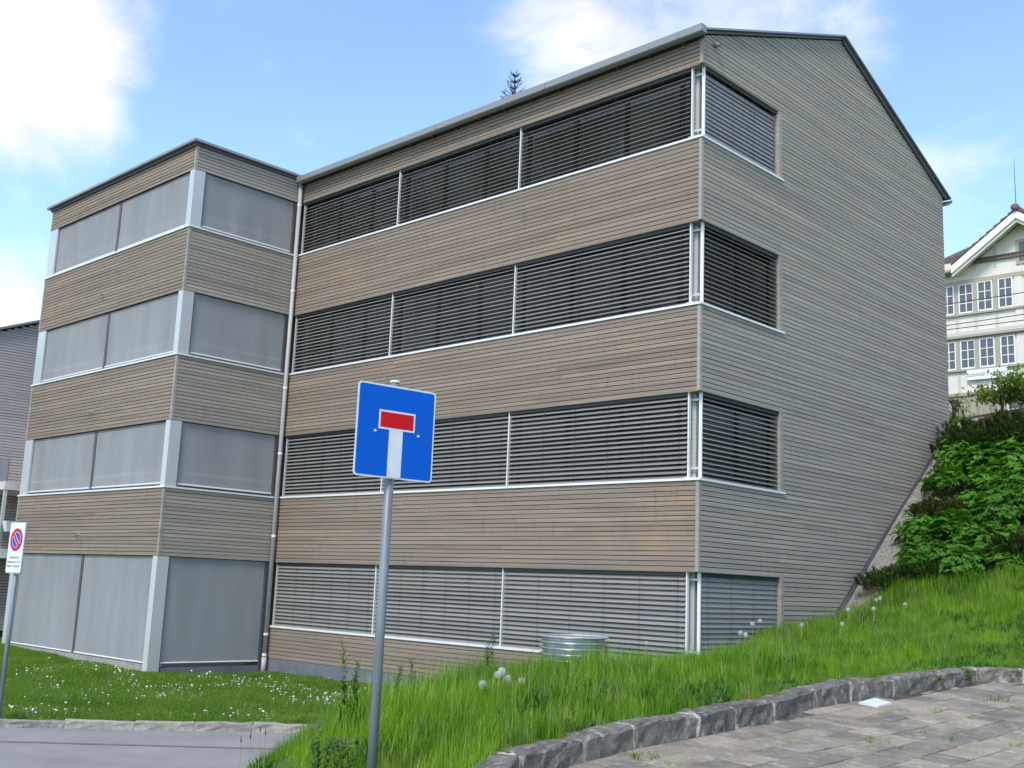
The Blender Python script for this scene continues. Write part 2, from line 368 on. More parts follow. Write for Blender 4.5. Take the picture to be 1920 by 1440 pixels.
# ------------------------------------------------------------------ road
def asphalt_b(nt, b):
    n = noise(nt, pos(nt), .9, 8, .68); n2 = noise(nt, pos(nt), 120, 3, .7)
    c = ramp(nt, n, [(.3, (.20,.196,.186)), (.5, (.25,.246,.235)), (.7, (.285,.28,.268))])
    c = mixc(nt, .5, c, ramp(nt, n2, [(.3, (.5,.5,.5)), (.7, (1.4,1.4,1.4))]), 'MULTIPLY')
    nt.links.new(c, b.inputs['Base Color']); bump(nt, b, n2, .4, .004)
M_['asphalt'] = mat('worn_pale_asphalt', (.28,.285,.29), .85, spec=.3, build=asphalt_b)
rd = MB(); rp = [(x, y) for x, y in ROAD_POLY]
rd.add([(x, y, ROAD_Z) for x, y in rp], [tuple(range(len(rp)))])
tag(rd.build('road', M_['asphalt']), kind='structure')
M_['tar'] = mat('tar_seam', (.14,.145,.155), .6)
sm = MB(); a = atz(-60, 1389, ROAD_Z); c = atz(640, 1408, ROAD_Z); pts = [a+(c-a)*t for t in np.linspace(0, 1, 24)]
sdv = np.array([-(c-a)[1], (c-a)[0], 0]); sdv /= np.linalg.norm(sdv)
lft = [p+sdv*(.05+.012*math.sin(i*1.9))+np.array([0,0,.004]) for i, p in enumerate(pts)]; rgt = [p-sdv*(.05+.014*math.sin(i*2.7+1))+np.array([0,0,.004]) for i, p in enumerate(pts)]
sm.add(lft+rgt, [(i, i+1, 24+i+1, 24+i) for i in range(23)])
tag(sm.build('road_seam', M_['tar']), kind='structure')

def stone_b(lo, hi, lichen):
    def f(nt, b):
        inf = nd(nt, 'ShaderNodeObjectInfo')
        n = noise(nt, pos(nt), 6, 7, .68); n2 = noise(nt, pos(nt), 38, 5, .65); n3 = noise(nt, pos(nt, (1,1,.6)), 13, 6, .7)
        c = ramp(nt, n, [(.3, lo), (.7, hi)])
        c = mixc(nt, .4, c, mixc(nt, 1, c, ramp(nt, inf.outputs['Random'], [(0, (.6,.6,.62)), (1, (1.4,1.38,1.3))]), 'MULTIPLY'))
        c = mixc(nt, .45, c, ramp(nt, n2, [(.3, (.5,.5,.5)), (.7, (1.5,1.5,1.5))]), 'MULTIPLY')
        c = mixc(nt, rangev(nt, n3, .53, .70, 0, .8), c, lichen)
        nt.links.new(c, b.inputs['Base Color']); bump(nt, b, n2, .7, .01)
    return f
M_['kerb'] = mat('dark_rough_granite', (.12,.12,.12), .8, spec=.3, build=stone_b((.08,.072,.06), (.195,.18,.155), (.42,.41,.36)))
M_['kerb_pale'] = mat('pale_granite', (.28,.26,.23), .85, spec=.3, build=stone_b((.20,.185,.165), (.30,.28,.25), (.42,.41,.39)))
M_['mortar'] = mat('pale_mortar', (.40,.38,.32), .9, build=stone_b((.30,.28,.23), (.42,.40,.34), (.5,.48,.42)))

def kerb_stone(A, B, width, m, name, parent, rough=.012, over=.0, nx=7):
    """one stone between two (x,y,base,top) points: rounded top edges, chipped faces"""
    A = np.array(A, float); B = np.array(B, float); d = (B-A)[:2]; Ln = np.linalg.norm(d); d /= Ln; nrm = np.array([-d[1], d[0]])
    prof = [(0, -.12), (0, .0), (.004, .45), (.0, .86), (.018, .97), (.045, 1.0), (width*.5, 1.0), (width-.02, .985), (width, .9), (width, -.12)]
    vs = []; n = len(prof)
    for i in range(nx):
        t = i/(nx-1); p = A+(B-A)*t; h = p[3]-p[2]
        for j, (o, k) in enumerate(prof):
            e = rough*(1 if 0 < j < n-1 else .2)
            jx = rng.normal(0, e*.6); jz = rng.normal(0, e*.45) if j > 2 else 0; end = rng.normal(0, e*.5) if i in (0, nx-1) else 0
            q = p[:2]+nrm*(o+jx-.0)+d*end
            vs.append((q[0], q[1], p[2]+h*k+jz))
    fs = [(i*n+j, i*n+j+1, (i+1)*n+j+1, (i+1)*n+j) for i in range(nx-1) for j in range(n-1)] + [tuple(range(n-1, -1, -1)), tuple(range((nx-1)*n, nx*n))]
    mb = MB(); mb.add(vs, fs); o = mb.build(name, m, parent)
    return o
def kerb_run(nm, pts, width, m, gap, label=None, jm=None):
    root = bpy.data.objects.new(nm, None); COL.objects.link(root); tag(root, kind='structure'); root.location = pts[0][:3]
    PINV[root.name] = Matrix.Translation(root.location).inverted()
    P = np.array(pts, float)
    for a, b in zip(P[:-1], P[1:]):
        Ln = np.linalg.norm((b-a)[:2]); g = gap/2/Ln
        hj = rng.normal(0, .008, 2); A = a+(b-a)*g; B = a+(b-a)*(1-g); A[3] += hj[0]; B[3] += hj[1]
        kerb_stone(A, B, width, m, 'kerb_stone', root)
    for k in range(1, len(P)-1):
        p = P[k]; d = (P[k+1]-P[k-1])[:2]; d /= np.linalg.norm(d)
        A = p.copy(); B = p.copy(); A[:2] -= d*gap*.62; B[:2] += d*gap*.62; A[3] -= .012; B[3] -= .012
        nrm = np.array([-d[1], d[0]]); A[:2] += nrm*.008; B[:2] += nrm*.008
        kerb_stone(A, B, width-.012, jm or M_['mortar'], 'mortar_joint', root, rough=.008, nx=3)
    return root
kerb_run('kerb', kerb_pts, .20, M_['kerb'], .045)
# road kerb, stones about one metre
rk = []
for (x0, y0), (x1, y1) in zip(ROAD_KERB[1:-1], ROAD_KERB[2:]):
    Ln = math.hypot(x1-x0, y1-y0); n = max(1, round(Ln/1.05))
    rk += [(x0+(x1-x0)*i/n, y0+(y1-y0)*i/n, ROAD_Z, ROAD_Z+.115) for i in range(n)]
rk.append((*ROAD_KERB[-1], ROAD_Z, ROAD_Z+.115))
kerb_run('road_kerb', rk, .16, M_['kerb_pale'], .018)

# ------------------------------------------------------------------ paving
def paver_b(nt, b):
    inf = nd(nt, 'ShaderNodeObjectInfo')
    n = noise(nt, pos(nt), 3.2, 6, .65); n2 = noise(nt, pos(nt), 70, 4, .6); n3 = noise(nt, pos(nt), 9, 5, .6)
    c = ramp(nt, n, [(.3, (.170,.150,.120)), (.55, (.245,.218,.176)), (.78, (.35,.315,.258))])
    c = mixc(nt, .7, c, mixc(nt, 1, c, ramp(nt, inf.outputs['Random'], [(0, (.62,.62,.63)), (1, (1.40,1.36,1.24))]), 'MULTIPLY'))
    c = mixc(nt, .5, c, ramp(nt, n2, [(.3, (.5,.5,.5)), (.7, (1.5,1.5,1.5))]), 'MULTIPLY')
    c = mixc(nt, rangev(nt, n3, .56, .72, 0, .7), c, (.42,.39,.33))
    n4 = noise(nt, pos(nt), 1.4, 6, .7); c = mixc(nt, rangev(nt, n4, .54, .70, 0, .55), c, (.085,.080,.062))
    nt.links.new(c, b.inputs['Base Color']); bump(nt, b, n2, .6, .006)
M_['paver'] = mat('weathered_concrete_paver', (.2,.19,.165), .9, spec=.25, build=paver_b)
def joint_b(nt, b):
    n = noise(nt, pos(nt), 2.6, 5, .6)
    nt.links.new(ramp(nt, n, [(.35, (.045,.042,.028)), (.52, (.09,.085,.06)), (.62, (.38,.36,.30))]), b.inputs['Base Color'])
M_['joint'] = mat('paving_joint', (.08,.075,.06), .95, build=joint_b)
pv = MB(); pp = PAVE_POLY
pv.add([(x, y, pave_z(x, y)-.006) for x, y in pp], [tuple(range(len(pp)))])
paving = pv.build('paving', M_['joint']); tag(paving, kind='structure')
ang = math.radians(-1.5); ca, sa = math.cos(ang), math.sin(ang)
PW, PL = .262, .342
cells = []
for i in range(-4, 30):
    for j in range(-4, 40):
        u = i*PW; v = j*PL + (PL/2 if i % 2 else 0)
        x = 5.0+u*ca-v*sa; y = -13.0+u*sa+v*ca
        cells.append((x, y))
CXY = np.array(cells); okc = np.ones(len(CXY), bool)
for dx in (-PW*.5, PW*.5):
    for dy in (-PL*.5, PL*.5): okc &= inpoly(CXY[:, 0]+dx+.02, CXY[:, 1]+dy, PAVE_POLY)
CXY = CXY[okc]
scr = []
for x, y in CXY:
    px, py, k = proj((x, y, pave_z(x, y))); scr.append(-k if (-40 < px < 1960 and 1230 < py < 1475) else -1e6 - k)
order = np.argsort(-np.array(scr))
def paver_mesh(seed):
    r = random.Random(seed); mb = MB(); w2, l2 = PW/2-.0055, PL/2-.0055; c = .007
    def j(): return r.uniform(-.0025, .0025)
    top = [(-w2+c+j(), -l2+c+j(), 0), (w2-c+j(), -l2+c+j(), 0), (w2-c+j(), l2-c+j(), 0), (-w2+c+j(), l2-c+j(), 0)]
    mid = [(-w2, -l2, -.006), (w2, -l2, -.006), (w2, l2, -.006), (-w2, l2, -.006)]; bot = [(x, y, -.06) for x, y, _ in mid]
    mb.add(top+mid+bot, [(0,1,2,3)]+[(4+i, 4+(i+1) % 4, (i+1) % 4, i) for i in range(4)]+[(8+i, 8+(i+1) % 4, 4+(i+1) % 4, 4+i) for i in range(4)])
    return mb
pm = [paver_mesh(s).mesh('paver', M_['paver']) for s in range(5)]
prot = Matrix(((1, 0, 0), (0, 1, 0), (PGX, PGY, 1)))
tilt0 = Vector((-PGX, -PGY, 1)).to_track_quat('Z', 'Y').to_euler()
rest = MB()
for c, k in enumerate(order):
    x, y = CXY[k]; z = pave_z(x, y)+.006+random.gauss(0, .0022)
    if c < 300:
                o = link('paver', pm[c % 5], paving, (x, y, z)); o.rotation_euler = (math.atan(PGY)+random.gauss(0, .005), -math.atan(PGX)+random.gauss(0, .005), ang+random.gauss(0, .004))
    else:
        s = paver_mesh(c % 5); vs = [(x+a*ca-b_*sa, y+a*sa+b_*ca, z+cc+PGX*a+PGY*b_) for a, b_, cc in s.v]; rest.add(vs, s.f)
tag(rest.build('paver_field', M_['paver'], paving), kind='stuff')

# ------------------------------------------------------------------ apartment building
W, P, V, D = 11.65, 2.886, 7.445, 9.976
S = {1: 5.825, 2: 2.906, 3: 0.0, 4: -2.912}
Lz = {1: 7.15, 2: 4.335, 3: 1.429, 4: -1.483}
PIT = 2.911/36; GAP = .013; BT = .022
FT = 7.60; RY, RZ = 5.05, 9.70; EVZ = 7.72; GW = 2.62
bld = thing('apartment_building', 'four storey apartment house clad in weathered wooden boards with grey blinds', 'building', (-6, 4, -3.95))
FB = -3.62                                       # bottom of the front cladding
def add_board(mesh_fn, parent, m):
    o = link('board', mesh_fn, parent); return o
def front_boards(parent, x0, x1, yf, z0, z1, m, lens=(3.4, 5.2), from_bottom=True):
    n = max(1, round((z1-z0)/PIT)); pit = (z1-z0)/n
    for i in range(n):
        a = z0+i*pit+GAP/2; b = z0+(i+1)*pit-GAP/2; x = x0
        while x < x1-1e-6:
            Ln = random.uniform(*lens); e = x+Ln
            if x1-e < 1.5: e = x1
            dy = random.gauss(0, .0012)
            mb = MB(); mb.prism([(yf+dy, a), (yf+dy, b-.004), (yf+dy+.004, b), (yf+BT, b), (yf+BT, a)], 0, x+.0012, e-.0012)
            mb.build('board', m, parent); x = e
def side_boards(parent, y0, y1, xf, z0, z1, m):
    n = max(1, round((z1-z0)/PIT)); pit = (z1-z0)/n
    for i in range(n):
        a = z0+i*pit+GAP/2; b = z0+(i+1)*pit-GAP/2; dx = random.gauss(0, .0012)
        MB().prism([(xf+dx, a), (xf+dx, b-.004), (xf+dx-.004, b), (xf-BT, b), (xf-BT, a)], 1, y0, y1).build('board', m, parent)
SILL = .035
bands = [(Lz[1], FT), (Lz[2], S[1]-SILL), (Lz[3], S[2]-SILL), (Lz[4], S[3]-SILL), (FB, S[4]-SILL)]
# --- facade: backing behind the boards of each band
CT = .055                                        # corner trim width
for k, (z0, z1) in enumerate(bands):
    facade = MB().box((-W-.02, BT+.001, z0), (-BT-.02, .30, z1)).build('facade_wall', M_['backing'], bld)
    front_boards(facade, -W+.0, -CT, 0, z0, z1, M_['wood_front'])
    MB().prism([(-CT, -.006), (.006, -.006), (.006, CT), (-BT, CT), (-BT, BT), (-CT, BT)], 2, z0, z1).build('corner_board', M_['trim_wood'], facade)
# --- gable wall
def roof_under(y): return (EVZ + (RZ-EVZ)*(y+.1)/(RY+.1) if y <= RY else RZ-(y-RY)*(RZ-7.66)/(10.25-RY)) - .10
def base_y(z): return 4.649 + (z+1.927)/((2.145+1.927)/(D-4.649))
gwm = MB()
def gprism(poly): gwm.prism(poly, 0, -BT-.001, -.30)
yy = lambda z: min(D, base_y(z))
ZB = -3.1
gprism([(GW+.02, ZB), (yy(ZB), ZB), (D, 2.145), (D, roof_under(D)), (RY, roof_under(RY)), (GW+.02, roof_under(GW+.02))])
gprism([(.02, Lz[1]), (GW+.02, Lz[1]), (GW+.02, roof_under(GW+.02)), (.02, roof_under(.02))])
for z0, z1 in bands[1:]: gprism([(.02, max(z0, ZB)), (GW+.02, max(z0, ZB)), (GW+.02, z1), (.02, z1)])
gable = gwm.build('gable_wall', M_['backing'], bld)
wins = [(S[r]-SILL, Lz[r]) for r in (1,2,3,4)]
zz = Lz[3]; z = zz - math.ceil((zz-ZB)/PIT)*PIT
while z < RZ:
    a, b = z+GAP/2, z+PIT-GAP/2; mid = (a+b)/2
    def yr(zv, side):            # limits of the wall at height zv
        lo = CT; hi = yy(zv) if zv < 2.145 else D
        if zv > roof_under(0): lo = (zv+.10-EVZ)/((RZ-EVZ)/(RY+.1))-.1
        if zv > roof_under(D): hi = RY+(RZ-(zv+.10))/((RZ-7.66)/(10.25-RY))
        return max(lo, CT), hi
    lo_a, hi_a = yr(a, 0); lo_b, hi_b = yr(b, 0)
    inwin = any(w0-.01 < mid < w1 for w0, w1 in wins)
    if inwin: lo_a = lo_b = GW
    if hi_a > lo_a and hi_b > lo_b-.01:
        segs = []
        if hi_a-lo_a > 5.5:
            c = random.uniform(max(lo_a, lo_b)+2, min(hi_a, hi_b)-2); segs = [((lo_a, lo_b), (c-.001, c-.001)), ((c+.001, c+.001), (hi_a, hi_b))]
        else: segs = [((lo_a, lo_b), (hi_a, hi_b))]
        for (la, lb), (ha, hb) in segs:
            dx = random.gauss(0, .0012)
            if hb-lb < .02: hb = lb+.02
            mb = MB(); x1 = dx; x0 = -BT
            mb.add([(x0,la,a),(x0,ha,a),(x0,hb,b),(x0,lb,b),(x1,la,a),(x1,ha,a),(x1,hb,b),(x1,lb,b)], [(0,3,2,1),(4,5,6,7),(0,1,5,4),(1,2,6,5),(2,3,7,6),(3,0,4,7)])
            mb.build('board', M_['wood_gable'], gable)
    z += PIT
for r in (1,2,3,4):              # timber reveal at the far side of each gable window
    MB().box((-.30, GW-.10, S[r]-SILL), (.006, GW, Lz[r])).build('window_reveal', M_['trim_wood'], gable)
    MB().box((-.30, CT+.004, Lz[r]-.004), (-.002, GW, Lz[r]+.012)).build('soffit_board', M_['trim_wood'], gable)
# --- wing
XW = -W; XE = -W-V
wb = [(Lz[1], 7.70)] + bands[1:4]
for z0, z1 in wb:
    wingf = MB().box((XE+BT, -P+BT+.001, z0), (XW-BT-.02, -P+.30, z1)).build('wing_facade_wall', M_['backing'], bld)
    wings = MB().box((XW-.30, -P+.32, z0), (XW-BT-.001, .02, z1)).build('wing_return_wall', M_['backing'], bld)
    front_boards(wingf, XE+CT, XW-CT, -P, z0, z1, M_['wood_front'], (3.4, 4.4))
    side_boards(wings, -P+CT, -.03, XW, z0, z1, M_['wood_gable'])
    MB().prism([(XW-CT, -P-.006), (XW+.006, -P-.006), (XW+.006, -P+CT), (XW-BT, -P+CT), (XW-BT, -P+BT), (XW-CT, -P+BT)], 2, z0, z1).build('corner_board', M_['trim_wood'], wingf)
    MB().prism([(XE-.006, -P-.006), (XE+CT, -P-.006), (XE+CT, -P+BT), (XE+BT, -P+BT), (XE+BT, -P+.5), (XE-.006, -P+.5)], 2, z0, z1).build('corner_board', M_['trim_wood'], wingf)
# --- core (dark volume that closes the rooms)
cm = MB(); cm.prism([(.31, -3.95), (D-.02, -3.95), (D-.02, 7.50), (RY, RZ-.14), (.31, 7.66)], 0, -W+.0, -.31)
cm.box((XE+.06, -P+.75, -3.95), (XW-.75, 6, 7.66))
core = cm.build('inner_wall', M_['loggia'], bld)
MB().box((XE+.004, -P+.304, -3.95), (XE+.056, 6, 7.68)).build('end_wall', M_['loggia'], bld)
for zf in (S[1]-SILL-1.44, S[2]-SILL-1.44, S[3]-SILL-1.44):
    MB().box((XE+.06, -P+.31, zf), (XW-.31, -P+.74, zf+.2)).build('loggia_floor', M_['loggia'], bld)
# --- plinth
MB().box((-W+.0, .012, -4.15), (-.02, .3, FB)).build('plinth', M_['plinth'], bld)
MB().prism([(3.0, -3.6), (D+.01, -3.6), (D+.01, 2.17), (4.649, -1.90), (3.35, -2.9), (3.0, -2.9)], 0, -.29, -.010).build('plinth', M_['plinth'], bld)
# --- windows of the facade and gable: frames, panes, blinds, rails, sills
RAILS = [-W+.10, -8.0, -4.33, -.25]
def arc_slat(length, axis, tilt, wd=.088, sag=.010, n=5):
    if tilt > 1.1: sag = .005
    mb = MB(); vs = []
    for e in (0, length):
        for i in range(n):
            t = i/(n-1)-.5; o = t*wd; h = sag*(1-4*t*t)
            a = o*math.cos(tilt)-h*math.sin(tilt)*0 ; bz = o*math.sin(tilt)+h*math.cos(tilt)
            vs.append((e, a, bz) if axis == 0 else (-a, e, bz))
    mb.add(vs, [(i, i+1, n+i+1, n+i) for i in range(n-1)])
    return mb.mesh('slat', M_['slat'], True)
def blind(kind, a0, a1, r, tilt, n_over=None, depth=.075):
    zt, zb = Lz[r], S[r]
    axis = 0 if kind == 'f' else 1
    off = (0, depth) if kind == 'f' else (-depth, 0)
    mb = MB()
    if kind == 'f':
        mb.box((a0, depth-.030, zt-.065), (a1, depth+.045, zt-.008))
    else: mb.box((-depth-.045, a0, zt-.065), (-depth+.030, a1, zt-.008))
    nc = max(3, round((a1-a0)/.78)+1)
    for k in range(nc):                          # cords and the bottom rail
        t = a0+.14+(a1-a0-.28)*k/(nc-1)
        for s in (-.046, .046):
            p = (t, depth+s) if kind == 'f' else (-depth+s, t)
            mb.box((p[0]-.0016, p[1]-.0016, zb+.03), (p[0]+.0016, p[1]+.0016, zt-.07))
    head = mb.build('venetian_blind', M_['frame'], bld)
    pit = .0805; n = int((zt-.09-zb-.035)/pit)
    me = arc_slat(a1-a0-.012, axis, tilt)
    for i in range(n+1):
        zz = zb+.04+i*pit
        loc = (a0+.006, depth, zz) if kind == 'f' else (-depth, a0+.006, zz)
        o = link('slat', me, head, loc); 
        jit = random.gauss(0, .02)
        o.rotation_euler = (jit, 0, 0) if kind == 'f' else (0, -jit, 0)
    return head
TILT = {1: math.radians(33), 2: math.radians(36), 3: math.radians(40), 4: math.radians(51)}
GT = {1: math.radians(76), 2: math.radians(36), 3: math.radians(36), 4: math.radians(72)}
for r in (1,2,3,4):
    zb, zt = S[r], Lz[r]
    for a, b in zip(RAILS[:-1], RAILS[1:]): blind('f', a+.02, b-.02, r, TILT[r]+random.gauss(0, .02))
    for xr in RAILS: MB().box((xr-.012, .05, zb), (xr+.012, .105, zt-.002)).build('guide_rail', M_['alu_white'], bld)
    blind('g', .175, GW-.12, r, GT[r])
    MB().box((-.105, .140, zb), (-.05, .165, zt-.002)).build('guide_rail', M_['alu_white'], bld)
    for zz in (zb+.16, zt-.14):
        MB().box((-.26, .14, zz), (-.10, .165, zz+.035)).build('rail_bracket', M_['alu'], bld)
        MB().box((-.262, .10, zz), (-.238, .26, zz+.035)).build('rail_bracket', M_['alu'], bld)
    # glass corner column
    MB().box((-.34, .20, zb), (-.20, .34, zt)).build('corner_column', M_['alu'], bld)
    # frames and panes
    fr = MB(); ex = [-W+.1]; 
    while ex[-1] < -.5: ex.append(ex[-1]+1.22)
    ex = [x for x in ex if x < -.45]+[-.36]
    for x in ex: fr.box((x-.05, .215, zb), (x+.05, .262, zt))
    for za, zc in ((zb, zb+.07), (zt-.14, zt)): fr.box((-W+.1, .218, za), (-.36, .258, zc))
    wo = fr.build('window_frame', M_['frame'], bld)
    for x0, x1 in zip(ex[:-1], ex[1:]): MB().box((x0+.05, .236, zb+.07), (x1-.05, .244, zt-.14)).build('pane', M_['glass'], wo)
    fg = MB()
    for y in (.38, 1.45, GW-.11): fg.box((-.262, y-.045, zb), (-.215, y+.045, zt))
    for za, zc in ((zb, zb+.07), (zt-.14, zt)): fg.box((-.258, .34, za), (-.218, GW-.1, zc))
    wo = fg.build('window_frame', M_['frame'], bld)
    for y0, y1 in ((.38, 1.45), (1.45, GW-.11)): MB().box((-.244, y0+.045, zb+.07), (-.236, y1-.045, zt-.14)).build('pane', M_['glass'], wo)
    # sill: folded aluminium, mitred round the corner
    MB().prism([(-.028, zb-SILL), (-.028, zb+.004), (.26, zb+.020), (.26, zb-SILL)], 0, -W+.02, -.262).build('window_sill', M_['alu_white'], bld)
    MB().prism([(.030, zb-SILL), (.030, zb+.002), (-.26, zb+.018), (-.26, zb-SILL)], 1, -.028, GW+.035).build('window_sill', M_['alu_white'], bld)
    MB().box((-W+.0, .004, zt-.006), (-CT-.002, .30, zt+.010)).build('soffit_board', M_['trim_wood'], bld)
# --- wing openings: corner posts, screens, sills, handrails
def screen(kind, a0, a1, zb, zt, amp, seed):
    r = random.Random(seed); nx, nz = 40, 14; vs = []
    ph = [r.uniform(0, 6.28) for _ in range(5)]
    for j in range(nz):
        for i in range(nx):
            u, v = i/(nx-1), j/(nz-1); t = a0+(a1-a0)*u; z = zb+(zt-zb)*v
            e = amp*(math.sin(u*23+ph[0]+v*2)*.5+math.sin(u*41+ph[1])*.3*(1-v)+math.sin(u*9+v*5+ph[2])*.6)*(.35+.65*(1-v))
            vs.append((t, -P+.055+e, z) if kind == 'f' else (XW-.055+e, t, z))
    mb = MB(); mb.add(vs, [(j*nx+i, j*nx+i+1, (j+1)*nx+i+1, (j+1)*nx+i) for j in range(nz-1) for i in range(nx-1)])
    o = mb.build('fabric_screen', M_['fabric'], bld, True)
    b = MB()
    if kind == 'f': b.tube([(a0, -P+.055, zb), (a1, -P+.055, zb)], .018, 8)
    else: b.tube([(XW-.055, a0, zb), (XW-.055, a1, zb)], .018, 8)
    b.build('bottom_bar', M_['alu_white'], o)
for r in (1,2,3,4):
    zt = Lz[r]; zb = S[r] if r < 4 else -4.0
    zs = S[r]+.07 if r < 4 else -3.70
    MB().prism([(XW-.20, -P), (XW-.002, -P), (XW-.002, -P+.27), (XW-.05, -P+.27), (XW-.05, -P+.05), (XW-.20, -P+.05)], 2, zb, zt-.003).build('corner_post', M_['alu'], bld)
    MB().prism([(XE+.012, -P+.002), (XE+.45, -P+.002), (XE+.45, -P+.05), (XE+.06, -P+.05), (XE+.06, -P+.30), (XE+.012, -P+.30)], 2, zb, zt-.003).build('corner_post', M_['alu'], bld)
    MB().box((XW-.09, -.16, zb), (XW-.02, -.03, zt-.003)).build('screen_guide', M_['dark_metal'], bld)
    MB().box((XW-.085, -P+.275, zb), (XW-.035, -P+.30, zt-.003)).build('screen_guide', M_['dark_metal'], bld)
    MB().box((-15.25, -P+.05, zb), (-15.15, -P+.10, zt-.003)).build('screen_guide', M_['dark_metal'], bld)
    low = [0, .0, .0, 0][r-1]
    screen('f', XE+.47, -15.27, zs, zt-.01, .007, r*3+1); screen('f', -15.13, XW-.215, zs+low, zt-.01, .007, r*3+2)
    screen('g', -P+.31, -.17, zs, zt-.01, .010 if r == 1 else .005, r*3+3)
    if r < 4:
        MB().prism([(-P-.03, zb-SILL), (-P-.03, zb+.004), (-P+.30, zb+.012), (-P+.30, zb-SILL)], 0, XE-.035, XW-.302).build('window_sill', M_['alu_white'], bld)
        MB().prism([(XW+.03, zb-SILL), (XW+.03, zb+.002), (XW-.30, zb+.010), (XW-.30, zb-SILL)], 1, -P-.03, -.02).build('window_sill', M_['alu_white'], bld)
        MB().tube([(XE+.2, -P+.115, zb+.32), (XW-.115, -P+.115, zb+.32), (XW-.115, -.05, zb+.32)], .026, 8).build('handrail', M_['rail_tan'], bld)
    else:
        MB().box((XE+.05, -P+.02, -4.1), (XW-.22, -P+.25, -3.735)).build('threshold', M_['kerb_pale'], bld)
        MB().box((XW-.25, -P+.3, -4.1), (XW-.03, -.03, -3.80)).build('threshold', M_['plinth'], bld)
for (px, py) in ((195,552),(172,773),(147,1003)):
    q = aty(px, py, -P)
    MB().box((q[0]-.05, -P-.004, q[2]-.05), (q[0]+.05, -P+.02, q[2]+.05)).tube([(q[0], -P+.02, q[2]), (q[0], -P-.10, q[2]-.02)], .022, 10).build('overflow_spout', M_['zinc'], bld)
# --- roofs, gutter, downpipe
OV = .10; TH = .035
def roof_slab(y0, z0, y1, z1, name):
    mb = MB(); mb.prism([(y0, z0), (y1, z1), (y1, z1-TH), (y0, z0-TH)], 0, -W-3, OV); return mb.build(name, M_['zinc'], bld)
rf = roof_slab(-.12, EVZ, RY, RZ, 'roof'); rf2 = roof_slab(RY, RZ, 10.25, 7.66, 'roof')
def verge(y0, z0, y1, z1, par, dd=.15):
    MB().prism([(y0, z0-TH-.002), (y1, z1-TH-.002), (y1, z1-dd), (y0, z0-dd)], 0, .004, .045).build('verge_board', M_['dark_metal'], par)
verge(.02, EVZ+.046, RY-.001, RZ, rf, .085); verge(RY+.001, RZ, 10.1, 7.72, rf2)
MB().prism([(10.0, 7.44), (10.25, 7.60), (10.25, 7.54), (10.0, 7.40)], 0, -W, .12).build('eaves_board', M_['dark_metal'], rf2)
MB().box((-.3, -.02, FT+.004), (.03, .02, FT+.07)).build('eaves_board', M_['dark_metal'], rf)
gm = MB(); gz0, gz1 = 7.59, 7.715
gm.prism([(-.125, gz0), (-.22, gz0), (-.245, gz0+.02), (-.245, gz1), (-.262, gz1+.008), (-.262, gz1-.012), (-.252, gz0+.012), (-.226, gz0-.008), (-.119, gz0-.008), (-.119, gz1+.01), (-.125, gz1+.01)], 0, -W+.12, OV+.05)
gutter = gm.build('gutter', M_['zinc'], bld)
MB().prism([(-.121, gz0-.006), (-.225, gz0-.006), (-.25, gz0+.02), (-.25, gz1+.004), (-.121, gz1+.004)], 0, OV+.048, OV+.056).build('gutter_end', M_['zinc'], gutter)
x = -W+.5
while x < 0:
    MB().box((x-.012, -.12, gz0-.03), (x+.012, .0, gz0-.006)).build('gutter_bracket', M_['dark_metal'], gutter); x += .72
xj = -W+2.0
while xj < -.3:
    MB().box((xj-.012, -.2655, gz0+.015), (xj+.012, -.2405, gz1-.014)).build('gutter_joint', M_['zinc'], gutter); xj += 3.1
MB().box((-W, -.02, FT+.003), (-.31, .30, FT+.10)).build('eaves_board', M_['dark_metal'], rf)
wr = MB(); wr.box((XE-.14, -P-.12, 7.775), (XW+.10, .2, 7.82)); wroof = wr.build('wing_roof', M_['zinc'], bld)
MB().box((XE-.06, -P-.04, 7.703), (XW+.03, .1, 7.772)).build('fascia', M_['dark_metal'], wroof)
for a, b in (((XE-.142, -P-.124, 7.768), (XW+.104, -P-.118, 7.826)), ((XW+.098, -P-.118, 7.768), (XW+.104, -.26, 7.826)), ((XE-.146, -P-.118, 7.768), (XE-.14, .2, 7.826))):
    MB().box(a, b).build('edge_flashing', M_['zinc'], wroof)
dp = MB(); dx, dy = -W+.10, -.10
dp.tube([(dx, dy, 7.62), (dx, dy, -3.95)], .05, 16, cap=True); pipe = dp.build('downpipe', M_['pipe'], bld, True)
for zc in (7.05, 4.9, 2.55, 1.0, -.9, -3.1, -3.55):
    MB().tube([(dx, dy, zc-.025), (dx, dy, zc+.025)], .057, 16).build('pipe_collar', M_['alu_white'], pipe)
MB().tube([(dx, dy, -3.6), (dx, dy, -4.0)], .058, 16).build('standpipe', M_['pipe'], pipe, True)
# small lamp under the eaves at the gable corner
MB().tube([(.02, .35, 7.60), (.07, .35, 7.60)], .045, 10).tube([(.07, .35, 7.60), (.12, .33, 7.55)], .03, 10).build('wall_lamp', M_['zinc'], bld)

